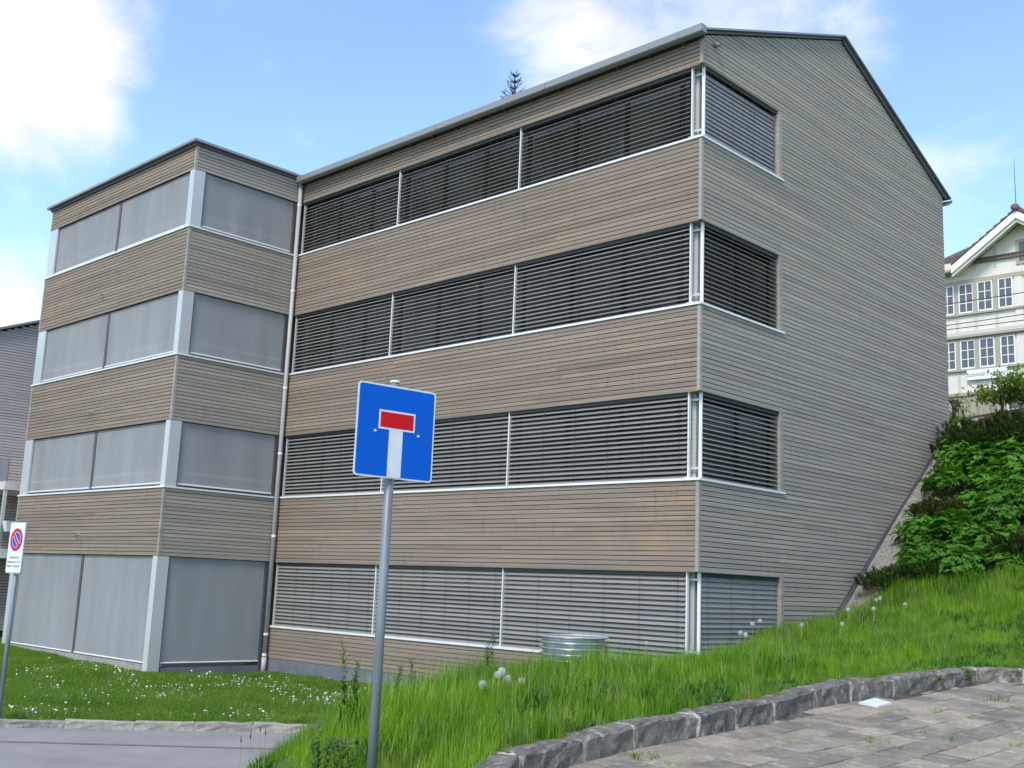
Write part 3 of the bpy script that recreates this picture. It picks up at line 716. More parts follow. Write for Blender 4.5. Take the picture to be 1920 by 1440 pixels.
# ------------------------------------------------------------------ text helper
def text_mesh(s, size, m, name, parent, origin, ux, uz, align='CENTER', thick=.0008, shear=0):
    cu = bpy.data.curves.new('t', 'FONT'); cu.body = s; cu.size = size; cu.align_x = align; cu.align_y = 'CENTER'; cu.extrude = thick; cu.shear = shear; cu.resolution_u = 2
    to = bpy.data.objects.new('t', cu); COL.objects.link(to); bpy.context.view_layer.update()
    me = bpy.data.meshes.new_from_object(to.evaluated_get(bpy.context.evaluated_depsgraph_get())); bpy.data.objects.remove(to)
    me.materials.clear(); me.materials.append(m)
    ux = Vector(ux).normalized(); uz = Vector(uz).normalized(); n = ux.cross(uz)
    T = Matrix(((ux.x, uz.x, n.x, origin[0]), (ux.y, uz.y, n.y, origin[1]), (ux.z, uz.z, n.z, origin[2]), (0,0,0,1)))
    me.transform(T); return link(name, me, parent)

# ------------------------------------------------------------------ signs
def paint(name, c, rough=.35):
    def f(nt, b):
        n = noise(nt, pos(nt), 7, 6, .7); c2 = tuple(min(1, k*.88+.003) for k in c)
        nt.links.new(ramp(nt, n, [(.35, c2), (.6, c)]), b.inputs['Base Color']); nt.links.new(rangev(nt, n, .3, .7, rough, rough+.2), b.inputs['Roughness'])
    return mat(name, c, rough, spec=.12, build=f)
M_['blue'] = paint('sign_blue', (.0,.10,.53)); M_['red'] = paint('sign_red', (.56,.008,.012)); M_['white'] = paint('sign_white', (.66,.69,.69))
M_['black'] = mat('print_black', (.05,.05,.055), .6); M_['galv'] = mat('galvanised_steel', (.30,.335,.35), .5, .25, build=lambda nt, b: (nt.links.new(ramp(nt, noise(nt, pos(nt, (6,6,1.2)), 2.2, 6, .7), [(.3, (.15,.175,.185)), (.7, (.23,.26,.27))]), b.inputs['Base Color'])))
M_['sign_grey'] = mat('sign_back', (.35,.36,.37), .5, .3)
def rrect(w2, h2, r, n=5):
    pts = []
    for cx, cy, a0 in ((w2-r, h2-r, 0), (-w2+r, h2-r, 90), (-w2+r, -h2+r, 180), (w2-r, -h2+r, 270)):
        for i in range(n+1):
            a = math.radians(a0+90*i/n); pts.append((cx+r*math.cos(a), cy+r*math.sin(a)))
    return pts
def plate(name, poly, c, ux, uz, n, d0, d1, m, parent):
    """polygon in the sign plane, between distances d0 and d1 along its normal"""
    c = np.array(c); ux = np.array(ux); uz = np.array(uz); n = np.array(n); k = len(poly)
    vs = [c+ux*a+uz*b+n*d for d in (d0, d1) for a, b in poly]
    mb = MB(); mb.add(vs, [tuple(range(k-1, -1, -1)), tuple(range(k, 2*k))]+[(i, (i+1) % k, k+(i+1) % k, k+i) for i in range(k)])
    return mb.build(name, m, parent)
def ellipse(r, n=32): return [(r*math.cos(2*math.pi*i/n), r*math.sin(2*math.pi*i/n)) for i in range(n)]

# dead-end sign: 60 cm square plate on a 60 mm pole, seven metres away
v = ray(735, 812); SP = CAM + v*7.1
zg = tz(SP[0], SP[1])
sg = thing('dead_end_sign', 'blue square dead end road sign with red bar on grey pole', 'road sign', (SP[0], SP[1], zg))
# plate yaw: its right edge is further away
view = np.array([SP[0]-CAM[0], SP[1]-CAM[1]]); view /= np.linalg.norm(view)
rgt0 = np.array([view[1], -view[0]]); ya = math.radians(33)
ux = np.array([rgt0[0]*math.cos(ya)+view[0]*math.sin(ya), rgt0[1]*math.cos(ya)+view[1]*math.sin(ya), 0]); uz = np.array([0, 0, 1.0]); nn = np.cross(ux, uz)
if nn[:2] @ view > 0: nn = -nn
pc = np.array([SP[0], SP[1], SP[2]])+nn*.045
MB().tube([(SP[0], SP[1], zg-.3), (SP[0], SP[1], SP[2]+.325)], .030, 18).build('pole', M_['galv'], sg, True)
MB().tube([(SP[0], SP[1], SP[2]+.325), (SP[0], SP[1], SP[2]+.338), (SP[0], SP[1], SP[2]+.344)], [.033, .033, .022], 18).build('pole_cap', M_['white'], sg, True)
H = .298
pl = plate('sign_plate', rrect(H, H, .025), pc, ux, uz, nn, -.004, .0, M_['white'], sg)
plate('sign_face', rrect(H-.011, H-.011, .018), pc, ux, uz, nn, .0, .0012, M_['blue'], pl)
plate('symbol_stem', [(-.052,-H+.006),(.052,-H+.006),(.052,.02),(-.052,.02)], pc, ux, uz, nn, .0012, .0022, M_['white'], pl)
plate('symbol_bar_border', [(-.138,.012),(.138,.012),(.138,.135),(-.138,.135)], pc+ux*.004, ux, uz, nn, .0012, .0026, M_['white'], pl)
plate('symbol_bar', [(-.126,.024),(.126,.024),(.126,.123),(-.126,.123)], pc+ux*.004, ux, uz, nn, .0026, .0034, M_['red'], pl)
for s in (-1, 1): plate('bolt', ellipse(.0085, 12), pc+ux*(.165*s+.006)+uz*(-.005), ux, uz, nn, .0012, .007, M_['alu_white'], pl)
for zo in (-.01, -.2):
    q = np.array([SP[0], SP[1], SP[2]+zo]); MB().tube([q-uz*.015, q+uz*.015], .037, 16).build('clamp', M_['galv'], sg)
MB().add([tuple(pc+ux*a+uz*b+nn*d) for d in (-.022, -.005) for a, b in ((-.2,-.02),(.2,-.02),(.2,.01),(-.2,.01))], [(0,1,2,3),(7,6,5,4),(0,4,5,1),(1,5,6,2),(2,6,7,3),(3,7,4,0)]).build('bracket', M_['galv'], sg)

# no-parking sign at the lawn edge
v = ray(35.5, 1027); NP = CAM + v*16.3
zg2 = tz(NP[0], NP[1])
ns = thing('no_parking_sign', 'white rectangular no parking sign with small text on grey pole by lawn', 'road sign', (NP[0], NP[1], zg2))
view = np.array([NP[0]-CAM[0], NP[1]-CAM[1]]); view /= np.linalg.norm(view); rgt0 = np.array([view[1], -view[0]]); ya = math.radians(-61)
ux2 = np.array([rgt0[0]*math.cos(ya)+view[0]*math.sin(ya), rgt0[1]*math.cos(ya)+view[1]*math.sin(ya), 0]); n2 = np.cross(ux2, uz)
if n2[:2] @ view > 0: n2 = -n2
MB().tube([(NP[0], NP[1], zg2-.2), (NP[0], NP[1], NP[2]+.30)], .032, 14).build('pole', M_['galv'], ns, True)
pc2 = NP+n2*.05
HW, HH = .215, .375
p2 = plate('sign_plate', rrect(HW, HH, .04), pc2, ux2, uz, n2, -.02, 0, M_['sign_grey'], ns)
plate('sign_face', rrect(HW-.012, HH-.012, .03), pc2, ux2, uz, n2, 0, .002, M_['white'], p2)
cc = pc2+uz*.115
plate('red_disc', ellipse(.168), cc, ux2, uz, n2, .002, .0035, M_['red'], p2)
plate('disc_white', ellipse(.117), cc, ux2, uz, n2, .0035, .0045, M_['white'], p2)
plate('blue_disc', ellipse(.110), cc, ux2, uz, n2, .0045, .0055, M_['blue'], p2)
q = .7071
plate('slash_white', [(-.080-.026*q*0-.022,.080-.022),(-.080+.022,.080+.022),(.080+.022,-.080+.022),(.080-.022,-.080-.022)], cc, ux2, uz, n2, .0055, .0062, M_['white'], p2)
plate('slash_red', [(-.085-.016,.085-.016),(-.085+.016,.085+.016),(.085+.016,-.085+.016),(.085-.016,-.085-.016)], cc, ux2, uz, n2, .0062, .0070, M_['red'], p2)
for k, s in enumerate(('Reserviert für', 'Hauptstrasse 51-53', 'Mieter u. Besucher')):
    text_mesh(s, .046, M_['black'], 'lettering', p2, pc2+uz*(-.145-.062*k)+n2*.0032, ux2, uz)

# ------------------------------------------------------------------ corrugated steel shaft ring in the grass
rc = (atz(1076, 1195, -2.55)*0 + (CAM + ray(1076, 1210)*17.0))
zr = -2.545; R0 = .50; prof = []
for i in range(57):
    t = i/56; prof.append((R0+.034*math.cos(t*2*math.pi*7), zr-t*.62))
mb = MB(); n = 48; vs = [(rc[0]+r*math.cos(2*math.pi*k/n), rc[1]+r*math.sin(2*math.pi*k/n), z) for r, z in prof for k in range(n)]
mb.add(vs, [(i*n+k, i*n+(k+1) % n, (i+1)*n+(k+1) % n, (i+1)*n+k) for i in range(len(prof)-1) for k in range(n)])
M_['corr'] = mat('galvanised_corrugated_steel', (.45,.47,.47), .34, .75, build=lambda nt, b: nt.links.new(ramp(nt, noise(nt, pos(nt), 9, 5), [(.3, (.36,.38,.37)), (.7, (.52,.54,.53))]), b.inputs['Base Color']))
ringt = thing('corrugated_steel_shaft', 'round corrugated steel shaft rising from the grass before the blinds', 'shaft', (rc[0], rc[1], zr-.62))
mb.build('shaft_wall', M_['corr'], ringt, True)
MB().tube([(rc[0]+(R0+.026)*math.cos(a), rc[1]+(R0+.026)*math.sin(a), zr) for a in np.linspace(0, 2*math.pi, 49)], .010, 6, cap=False).build('rim', M_['alu'], ringt, True)
lid = MB(); lid.add([(rc[0]+(R0-.04)*math.cos(2*math.pi*k/n), rc[1]+(R0-.04)*math.sin(2*math.pi*k/n), zr-.25) for k in range(n)], [tuple(range(n))]); lid.build('grate', M_['dark_metal'], ringt)

# white slab lying on the paving
wq = [onpave(*q) for q in ((1610,1322),(1640,1313),(1672,1322),(1646,1329))]
mb = MB(); mb.add([(q[0], q[1], q[2]+h) for h in (.008, .024) for q in wq], [(3,2,1,0),(4,5,6,7),(0,1,5,4),(1,2,6,5),(2,3,7,6),(3,0,4,7)])
tag(mb.build('white_slab', M_['white']), 'flat white square slab lying on the paving beside the kerb', 'slab')

# ------------------------------------------------------------------ neighbouring boarded building
NX = -22.0
nb = thing('neighbour_building', 'dark boarded gabled building with pale balcony slabs behind the wing', 'building', (-26, 4, -3.8))
def nroof(y): return 4.80+.405*(y+2.80)
nm = MB()
nm.prism([(-6.2, -4.2), (9, -4.2), (9, nroof(-6.2)), (1.4, nroof(1.4)), (-6.2, nroof(-6.2))], 0, NX-.03, NX-9)
nwall = nm.build('wall', M_['backing'], nb)
z = -3.6; cl = MB()
while z < nroof(1.4):
    a, b = z+.007, z+PIT-.007
    lo = -6.2 if b < nroof(-6.2) else -2.80+(b-4.80)/.405; hi = 9 if b < nroof(-6.2) else 1.4+(nroof(1.4)-b)/.405*1.0
    if hi > lo: cl.prism([(lo, a), (hi, a), (hi, b), (lo, b)], 0, NX-.022, NX)
    z += PIT
M_['wood_dark'] = mat('dark_violet_grey_wood', (.3,.29,.29), .85, build=wood((.40,.375,.37), (.50,.475,.465), stain=.2, grain_axis=1), spec=.2)
tag(cl.build('cladding', M_['wood_dark'], nwall), kind='stuff')
MB().prism([(-6.4, nroof(-6.4)+.02), (1.4, nroof(1.4)+.02), (1.4, nroof(1.4)+.09), (-6.4, nroof(-6.4)+.09)], 0, NX-9, NX+.12).build('roof', M_['zinc'], nb)
# balconies between the two buildings
M_['slab'] = mat('pale_concrete', (.52,.51,.49), .8, build=stone_b((.44,.43,.41), (.56,.55,.53), (.6,.59,.57)))
M_['parapet'] = mat('grey_parapet_panel', (.16,.17,.19), .5)
by = -3.15
b0 = aty(0, 903, by); b1 = aty(0, 918, by); p0 = aty(0, 860, by)
for zt_, zb_, ph in ((b0[2], b1[2], p0[2]), (aty(0,1028,by)[2], aty(0,1046,by)[2], aty(0,975,by)[2])):
    MB().box((NX-1.5, by, zb_), (XE-.32, by+2.0, zt_)).build('balcony_slab', M_['slab'], nb)
    MB().box((NX-1.5, by+.03, zt_+.004), (XE-.33, by+.06, ph)).build('balcony_parapet', M_['parapet'] if zt_ > 0 else M_['fabric'], nb)
MB().box((NX+.004, by+2.02, -3.9), (XE-.05, by+2.2, 2.2)).build('recess_wall', M_['wood_dark'], nb)
MB().box((XE-.42, by+.02, -3.85), (XE-.35, by+.10, b1[2]-.002)).build('balcony_post', M_['alu'], nb)
pq = aty(22, 985, by-.10)
pt = thing('balcony_planter', 'small white tapered planter with a green plant on the balcony', 'planter', (pq[0], by+.2, aty(0,1028,by)[2]))
pzz = pq[2]
mb = MB(); mb.add([(pq[0]+sx*s, by-.16+sy*s, z) for z, s in ((pzz-.16, .08), (pzz+.1, .14)) for sx, sy in ((-1,-1),(1,-1),(1,1),(-1,1))], [(3,2,1,0),(4,5,6,7),(0,1,5,4),(1,2,6,5),(2,3,7,6),(3,0,4,7)])
mb.box((pq[0]-.02, by-.16, pzz-.02), (pq[0]+.02, by+.06, pzz+.02)); mb.build('pot', M_['white'], pt)

# ------------------------------------------------------------------ old house on the hill
YH = 27.0; hx = lambda px, py: aty(px, py, YH)
def plaster_b(nt, b):
    n = noise(nt, pos(nt, (1,1,.5)), 1.5, 5); nt.links.new(ramp(nt, n, [(.3, (.60,.575,.49)), (.7, (.70,.675,.59))]), b.inputs['Base Color'])
M_['plaster'] = mat('cream_painted_wall', (.66,.65,.6), .8, build=plaster_b)
M_['beige'] = mat('beige_trim', (.36,.33,.25), .7); M_['pale_trim'] = mat('pale_beige_trim', (.52,.50,.44), .7)
M_['winwhite'] = mat('white_window_paint', (.78,.78,.76), .5)
M_['hglass'] = mat('reflecting_window_glass', (.10,.11,.115), .15, .0, .45)
M_['tile'] = mat('brown_roof_tile', (.10,.075,.065), .8, build=lambda nt, b: nt.links.new(ramp(nt, nd(nt, 'ShaderNodeObjectInfo').outputs['Random'], [(0, (.07,.05,.045)), (1, (.16,.115,.095))]), b.inputs['Base Color']))
PX = hx(1915, 392); EL = hx(1800, 490)                      # gable peak and left foot
pk = PX[2]-.25; cxh = PX[0]; foot = hx(1813, 497)
hs = thing('old_house', 'cream old house with tiled roof and rows of white windows up the hill', 'house', (cxh, YH+4, 3.0))
HB = 3.0; EZ = 11.05; HWD = 3.6; GH = 2.05
hw = MB(); hw.box((cxh-HWD, YH, HB), (cxh+HWD, YH+9, EZ)); 
hw.prism([(cxh-GH, EZ-.001), (cxh+GH, EZ-.001), (cxh, EZ+GH*.70)], 1, YH, YH+6)
hwall = hw.build('wall', M_['plaster'], hs)
sl = .70; pk = EZ+GH*sl
def gslab(s):
    x0 = cxh+s*(GH+.42); x1 = cxh
    z0 = EZ-.42*sl; z1 = pk
    MB().prism([(x0, z0+.12), (x1, z1+.12), (x1, z1+.30), (x0, z0+.30)], 1, YH-.62, YH+5.5).build('roof', M_['tile'], hs)
    MB().prism([(x0, z0-.02), (x1, z1-.02), (x1, z1+.27), (x0, z0+.27)], 1, YH-.66, YH-.622).build('bargeboard', M_['winwhite'], hs)
    MB().prism([(x0-.0, z0-.16), (x1, z1-.16), (x1, z1-.022), (x0, z0-.022)], 1, YH-.60, YH-.54).build('bargeboard_moulding', M_['pale_trim'], hs)
    MB().prism([(x0, z0+.02), (x1, z1+.02), (x1, z1+.118), (x0, z0+.118)], 1, YH-.60, YH-.02).build('soffit', M_['winwhite'], hs)
    nstep = 9                                              # stepped tile courses along the verge
    for k in range(nstep):
        t0, t1 = k/nstep, (k+1)/nstep; ax = x0+(x1-x0)*t0; bx = x0+(x1-x0)*t1; az = z0+(z1-z0)*t0; bz = z0+(z1-z0)*t1
        MB().prism([(ax, az+.31), (bx, bz+.31), (bx, bz+.335), (ax, az+.40)], 1, YH-.68, YH+5.4).build('tile_course', M_['tile'], hs)
for s in (-1, 1): gslab(s)
MB().tube([(cxh, YH-.75, pk+.38), (cxh, YH+5.4, pk+.38)], .14, 12).build('ridge_tile', M_['tile'], hs, True)
# main roof slope beside the gable
MB().prism([(YH-.1, EZ+.10), (YH+6.5, EZ+3.0), (YH+6.5, EZ+3.12), (YH-.1, EZ+.22)], 0, cxh-HWD-.25, cxh+HWD+.25).build('roof', M_['tile'], hs)
for k in range(16):
    y0 = YH-.12+k*.42; za = EZ+.22+(y0-YH+.1)*.437
    for j in range(10):
        xa = cxh-HWD-.25+j*.46
        MB().prism([(y0, za+.012), (y0+.5, za+.5*.437+.012), (y0+.5, za+.5*.437+.035), (y0, za+.06)], 0, xa+.008, xa+.45).build('roof_tile', M_['tile'], hs)
MB().box((cxh-HWD-.3, YH-.42, EZ-.12), (cxh-GH-.48, YH-.12, EZ+.16)).build('eaves_box', M_['plaster'], hs)
MB().tube([(cxh-HWD-.3, YH-.46, EZ-.16), (cxh-GH-.3, YH-.46, EZ-.16)], .08, 10).build('gutter', M_['beige'], hs, True)
# trims: cornices, pilasters and window strips
def strip(pxa, pya, pxb, pyb, h, d, m, nm_='cornice'):
    a = hx(pxa, pya); b = hx(pxb, pyb); z = (a[2]+b[2])/2; MB().box((cxh-HWD-.02, YH-d, z-h/2), (cxh+HWD+.02, YH-.0012, z+h/2)).build(nm_, m, hs)
winx = [(-7.13,-6.57), (-6.41,-5.83), (-5.69,-5.11), (-4.91,-4.36)]
dxw = .72
allx = [(-6.41+dxw*k-.0, -5.83+dxw*k) for k in range(-1, 6)]
def win_row(z0, z1, tag_):
    MB().box((cxh-HWD+.15, YH-.05, z1+.06), (-4.2 if False else cxh+HWD-.15, YH-.002, z1+.20)).build('window_head', M_['beige'], hs)
    MB().box((cxh-HWD+.10, YH-.10, z0-.12), (cxh+HWD-.10, YH-.002, z0-.04)).build('window_ledge', M_['beige'], hs)
    for (xa, xb) in winx+[(-4.36+.16+.56*k+.16*k, -4.36+.72*(k+1)) for k in range(1, 5)]:
        if xb > cxh+HWD-.2 or xa < cxh-HWD+.16: continue
        MB().box((xa-.16, YH-.07, z0-.04), (xa-.01, YH-.003, z1+.06)).build('mullion', M_['beige'], hs)
        fr = MB(); t = .05
        fr.box((xa, YH-.055, z0-.03), (xa+t, YH-.008, z1+.05)); fr.box((xb-t, YH-.055, z0-.03), (xb, YH-.008, z1+.05)); fr.box((xa+t, YH-.054, z0-.03), (xb-t, YH-.008, z0+t-.03)); fr.box((xa+t, YH-.054, z1+.05-t), (xb-t, YH-.008, z1+.05))
        xm = (xa+xb)/2; fr.box((xm-.016, YH-.050, z0), (xm+.016, YH-.010, z1+.02))
        for k in (1, 2):
            zk = z0+(z1-z0)*k/3; fr.box((xa+t, YH-.046, zk-.014), (xb-t, YH-.012, zk+.014))
        wo = fr.build('window', M_['winwhite'], hs)
        for i2, (u0, u1) in enumerate(((xa+t, xm-.016), (xm+.016, xb-t))):
            for k in range(3):
                MB().box((u0, YH-.030, z0+(z1-z0)*k/3+.006), (u1, YH-.022, z0+(z1-z0)*(k+1)/3-.006)).build('pane', M_['hglass'], wo)
win_row(9.28, 10.37, 1); win_row(7.09, 8.13, 2)
strip(1905, 515, 1905, 515, .14, .06, M_['beige']); strip(1908, 620, 1908, 620, .10, .16, M_['beige']); 
MB().box((cxh-HWD+.05, YH-.08, 8.36), (cxh+HWD-.05, YH-.002, 8.52)).build('cornice', M_['pale_trim'], hs)
MB().box((cxh-HWD+.05, YH-.08, 6.02), (cxh+HWD-.05, YH-.002, 6.14)).build('cornice', M_['beige'], hs)
for (xa, xb) in winx:                                     # faint panel battens between the storeys
    for z0, z1 in ((8.54, 9.14), (6.16, 6.95), (10.9, 11.9)):
        if z0 > 10 and xa < -5.8: continue
        MB().box((xa-.14, YH-.018, z0), (xa-.03, YH-.002, z1)).build('batten', M_['pale_trim'], hs)
MB().box((-4.30, YH-.0465, 6.15), (-4.02, YH-.0015, EZ-.3)).build('pilaster', M_['plaster'], hs)
MB().box((cxh-HWD-.01, YH-.03, HB), (cxh+HWD+.01, YH-.0011, 6.0)).build('base_wall', mat('weathered_base_boards', (.33,.29,.22), .85, build=lambda nt, b: nt.links.new(ramp(nt, noise(nt, pos(nt, (9,1,.6)), 1.5, 4), [(.3, (.26,.23,.17)), (.7, (.40,.36,.28))]), b.inputs['Base Color'])), hs)
aw = hx(1918, 470); MB().box((aw[0]-.25, YH-.05, aw[2]-.5), (aw[0]+.35, YH-.003, aw[2]+.45)).build('attic_window', M_['beige'], hs)
MB().box((aw[0]-.13, YH-.065, aw[2]-.38), (aw[0]+.23, YH-.052, aw[2]+.33)).build('pane', M_['hglass'], hs)
bw = hx(1905, 745); MB().box((bw[0]-.3, YH-.06, bw[2]-.5), (bw[0]+.8, YH-.032, bw[2]+.4)).build('ground_floor_window', M_['winwhite'], hs)
MB().box((bw[0]-.2, YH-.075, bw[2]-.4), (bw[0]+.7, YH-.062, bw[2]+.3)).build('pane', M_['hglass'], hs)
a = hx(1815, 695); b = hx(1891, 706)
sb = MB().box((a[0], YH-.13, b[2]-.02), (b[0], YH-.10, a[2]-.02)).build('name_board', M_['winwhite'], hs)
text_mesh('Schmid Fenster', .235, M_['black'], 'lettering', sb, ((a[0]+b[0])/2-.02, YH-.1305, (a[2]+b[2])/2-.02), (1,0,0), (0,0,1), thick=.002)
MB().tube([(cxh-.02, YH-.5, pk+.40), (cxh-.02, YH-.5, pk+2.35)], [.018, .008], 6).tube([(cxh-.02, YH-.5, pk+.36), (cxh-.02, YH-.5, pk+.55)], .10, 8).build('lightning_rod', M_['dark_metal'], hs)

# overhead wires passing in front of the house
for k, ((xa, ya_), (xb, yb_)) in enumerate((((1778,570),(1920,549)), ((1778,610),(1920,590)), ((1778,618),(1920,601)))):
    Yw = 20.0; a = aty(xa, ya_, Yw); b = aty(xb, yb_, Yw); d = b-a; pts = [a+d*t+np.array([0,0,.0016*(t*3.0)**2]) for t in np.linspace(-7, 9, 33)]
    tag(MB().tube(pts, .014, 5).build('overhead_wire', M_['black'], None), ('upper single black overhead wire crossing before the house windows', 'black overhead wire just above the lowest of the three', 'lowest black overhead wire crossing below the upper house windows')[k], 'wire', 'overhead wires before the old house')

# sloping wire fence in front of the house
fn = thing('garden_fence', 'sloping wire fence with thin posts below the old house', 'fence', (-3.5, 17, tz(-3.5, 17)))
fa = aty(1788, 752, 17.0); fb = aty(1845, 790, 17.0); dd = (fb-fa)
for k in range(3): MB().tube([fa-dd*.8+np.array([0,0,-.27*k]), fb+dd*.9+np.array([0,0,-.27*k])], .011, 5).build('rail', M_['dark_metal'], fn)
for t in (-.7, .15, .95, 1.8):
    p = fa+dd*t; MB().tube([(p[0], p[1], min(tz(p[0], p[1])-.1, p[2]-.7)), (p[0], p[1], p[2]+.05)], .02, 6).build('post', M_['dark_metal'], fn)

# ------------------------------------------------------------------ vegetation
def leaf_mat(name, lo, hi, trans=.35, gloss=.12, coord_scale=1.3, tint=(1.5, 1.35, .5)):
    m = bpy.data.materials.new(name); m.use_nodes = True; nt = m.node_tree; nt.nodes.clear(); L = nt.links.new
    out = nd(nt, 'ShaderNodeOutputMaterial'); df = nd(nt, 'ShaderNodeBsdfDiffuse'); tr = nd(nt, 'ShaderNodeBsdfTranslucent'); gl = nd(nt, 'ShaderNodeBsdfGlossy'); gl.inputs['Roughness'].default_value = .45
    inf = nd(nt, 'ShaderNodeObjectInfo'); n = noise(nt, pos(nt), coord_scale, 4, .6)
    ad = nd(nt, 'ShaderNodeMath', operation='ADD'); L(rangev(nt, inf.outputs['Random'], 0, 1, -.22, .22), ad.inputs[0]); L(n, ad.inputs[1])
    c = ramp(nt, ad.outputs[0], [(.25, lo), (.75, hi)])
    L(c, df.inputs['Color']); c2 = mixc(nt, 1.0, c, tint, 'MULTIPLY'); L(c2, tr.inputs['Color'])
    m1 = nd(nt, 'ShaderNodeMixShader'); m1.inputs[0].default_value = trans; L(df.outputs[0], m1.inputs[1]); L(tr.outputs[0], m1.inputs[2])
    m2 = nd(nt, 'ShaderNodeMixShader'); m2.inputs[0].default_value = gloss*.5; L(m1.outputs[0], m2.inputs[1]); L(gl.outputs[0], m2.inputs[2]); L(m2.outputs[0], out.inputs[0])
    return m
M_['grass'] = leaf_mat('meadow_grass', (.07,.18,.011), (.23,.39,.022), .38, .04, .75, tint=(1.25, 1.35, .5))
M_['lawn'] = leaf_mat('lawn_grass', (.085,.18,.016), (.17,.275,.028), .32, .04, .8, tint=(1.2, 1.35, .5))
M_['straw'] = leaf_mat('straw_stem', (.24,.20,.09), (.38,.33,.17), .2, .03)
M_['leaf_bed'] = leaf_mat('perennial_leaf', (.05,.16,.014), (.105,.275,.026), .36, .03, 2.5)
M_['leaf_young'] = leaf_mat('young_tree_leaf', (.07,.15,.015), (.16,.26,.03), .45, .10, 2)
M_['needle'] = leaf_mat('pine_needle', (.03,.07,.014), (.065,.125,.026), .15, .03, 2)
M_['needle_brown'] = leaf_mat('brownish_pine_needle', (.04,.065,.014), (.095,.12,.028), .15, .03, 2)
M_['spruce'] = leaf_mat('spruce_needle', (.012,.028,.016), (.028,.05,.028), .08, .05, 2)
M_['weed'] = leaf_mat('weed_green', (.05,.12,.02), (.10,.18,.035), .3, .08, 3)
M_['dock'] = leaf_mat('dock_leaf', (.045,.13,.02), (.09,.20,.03), .28, .03, 3)
M_['fluff'] = leaf_mat('dandelion_fluff', (.66,.66,.66), (.80,.80,.80), .4, 0, tint=(1,1,1))
M_['daisy'] = leaf_mat('daisy_petal', (.72,.70,.68), (.85,.84,.82), .2, 0, tint=(1,1,1))
M_['yellow'] = leaf_mat('yellow_petal', (.60,.45,.02), (.75,.60,.03), .2, 0)
M_['purple'] = leaf_mat('purple_petal', (.09,.05,.12), (.16,.08,.20), .2, 0)
M_['bark'] = mat('bark', (.09,.07,.05), .9, build=lambda nt, b: nt.links.new(ramp(nt, noise(nt, pos(nt, (8,8,2)), 3, 5), [(.3, (.05,.04,.03)), (.7, (.13,.10,.075))]), b.inputs['Base Color']))

def blade(mb, base, az, h, w, lean, curl, seg=4):
    dx, dy = math.cos(az), math.sin(az); sx, sy = -dy, dx; vs = []; p = np.array(base, float); ang = lean
    for i in range(seg+1):
        t = i/seg; ww = w*(1-t**1.6)*.5
        if i < seg:
            vs.append((p[0]-sx*ww, p[1]-sy*ww, p[2])); vs.append((p[0]+sx*ww, p[1]+sy*ww, p[2]))
        else: vs.append(tuple(p))
        st = h/seg; p = p+np.array([dx*math.sin(ang)*st, dy*math.sin(ang)*st, math.cos(ang)*st]); ang += curl/seg
    fs = [(2*i, 2*i+1, 2*i+3, 2*i+2) for i in range(seg-1)]+[(2*seg-2, 2*seg-1, 2*seg)]
    mb.add(vs, fs)
def tuft(seed, n, hmin, hmax, w, spread, curl, m, seg=4):
    r = random.Random(seed); mb = MB()
    for _ in range(n):
        a = r.uniform(0, 6.283); d = spread*math.sqrt(r.random())
        blade(mb, (d*math.cos(a), d*math.sin(a), -.02), r.uniform(0, 6.283), r.uniform(hmin, hmax), w*r.uniform(.7, 1.2), abs(r.gauss(.12, .16)), abs(r.gauss(curl, curl*.6)), seg)
    return mb.mesh('tuft', m)
def scatter(name, protos, P_, rz, sc, idx, tilt=None):
    """one stuff object: points that instance tuft meshes"""
    coll = bpy.data.collections.new(name+'_source')
    for i, me in enumerate(protos):
        o = bpy.data.objects.new(f'{name}_source_{i:02d}', me); coll.objects.link(o)
    me = bpy.data.meshes.new(name); me.from_pydata([tuple(p) for p in P_], [], [])
    n = len(P_)
    for an, arr, tp in (('rz', rz, 'FLOAT'), ('sc', sc, 'FLOAT'), ('idx', idx, 'INT')):
        at = me.attributes.new(an, tp, 'POINT'); at.data.foreach_set('value', np.asarray(arr, np.float32 if tp == 'FLOAT' else np.int32))
    o = link(name, me)
    ng = bpy.data.node_groups.new(name+'_nodes', 'GeometryNodeTree')
    ng.interface.new_socket('Geometry', in_out='INPUT', socket_type='NodeSocketGeometry'); ng.interface.new_socket('Geometry', in_out='OUTPUT', socket_type='NodeSocketGeometry')
    N = ng.nodes.new; L = ng.links.new
    gi = N('NodeGroupInput'); go = N('NodeGroupOutput'); ci = N('GeometryNodeCollectionInfo'); ci.inputs['Collection'].default_value = coll; ci.inputs['Separate Children'].default_value = True; ci.inputs['Reset Children'].default_value = True
    ip = N('GeometryNodeInstanceOnPoints'); ip.inputs['Pick Instance'].default_value = True
    def attr(nm, tp):
        a = N('GeometryNodeInputNamedAttribute'); a.data_type = tp; a.inputs['Name'].default_value = nm; return [s for s in a.outputs if s.enabled and s.name == 'Attribute'][0]
    cx = N('ShaderNodeCombineXYZ'); L(attr('rz', 'FLOAT'), cx.inputs[2])
    L(gi.outputs[0], ip.inputs['Points']); L(ci.outputs[0], ip.inputs['Instance']); L(attr('idx', 'INT'), ip.inputs['Instance Index']); L(cx.outputs[0], ip.inputs['Rotation'])
    cs = N('ShaderNodeCombineXYZ'); sa_ = attr('sc', 'FLOAT')
    for k in range(3): L(sa_, cs.inputs[k])
    L(cs.outputs[0], ip.inputs['Scale']); L(ip.outputs[0], go.inputs[0])
    md = o.modifiers.new('scatter', 'NODES'); md.node_group = ng
    return o
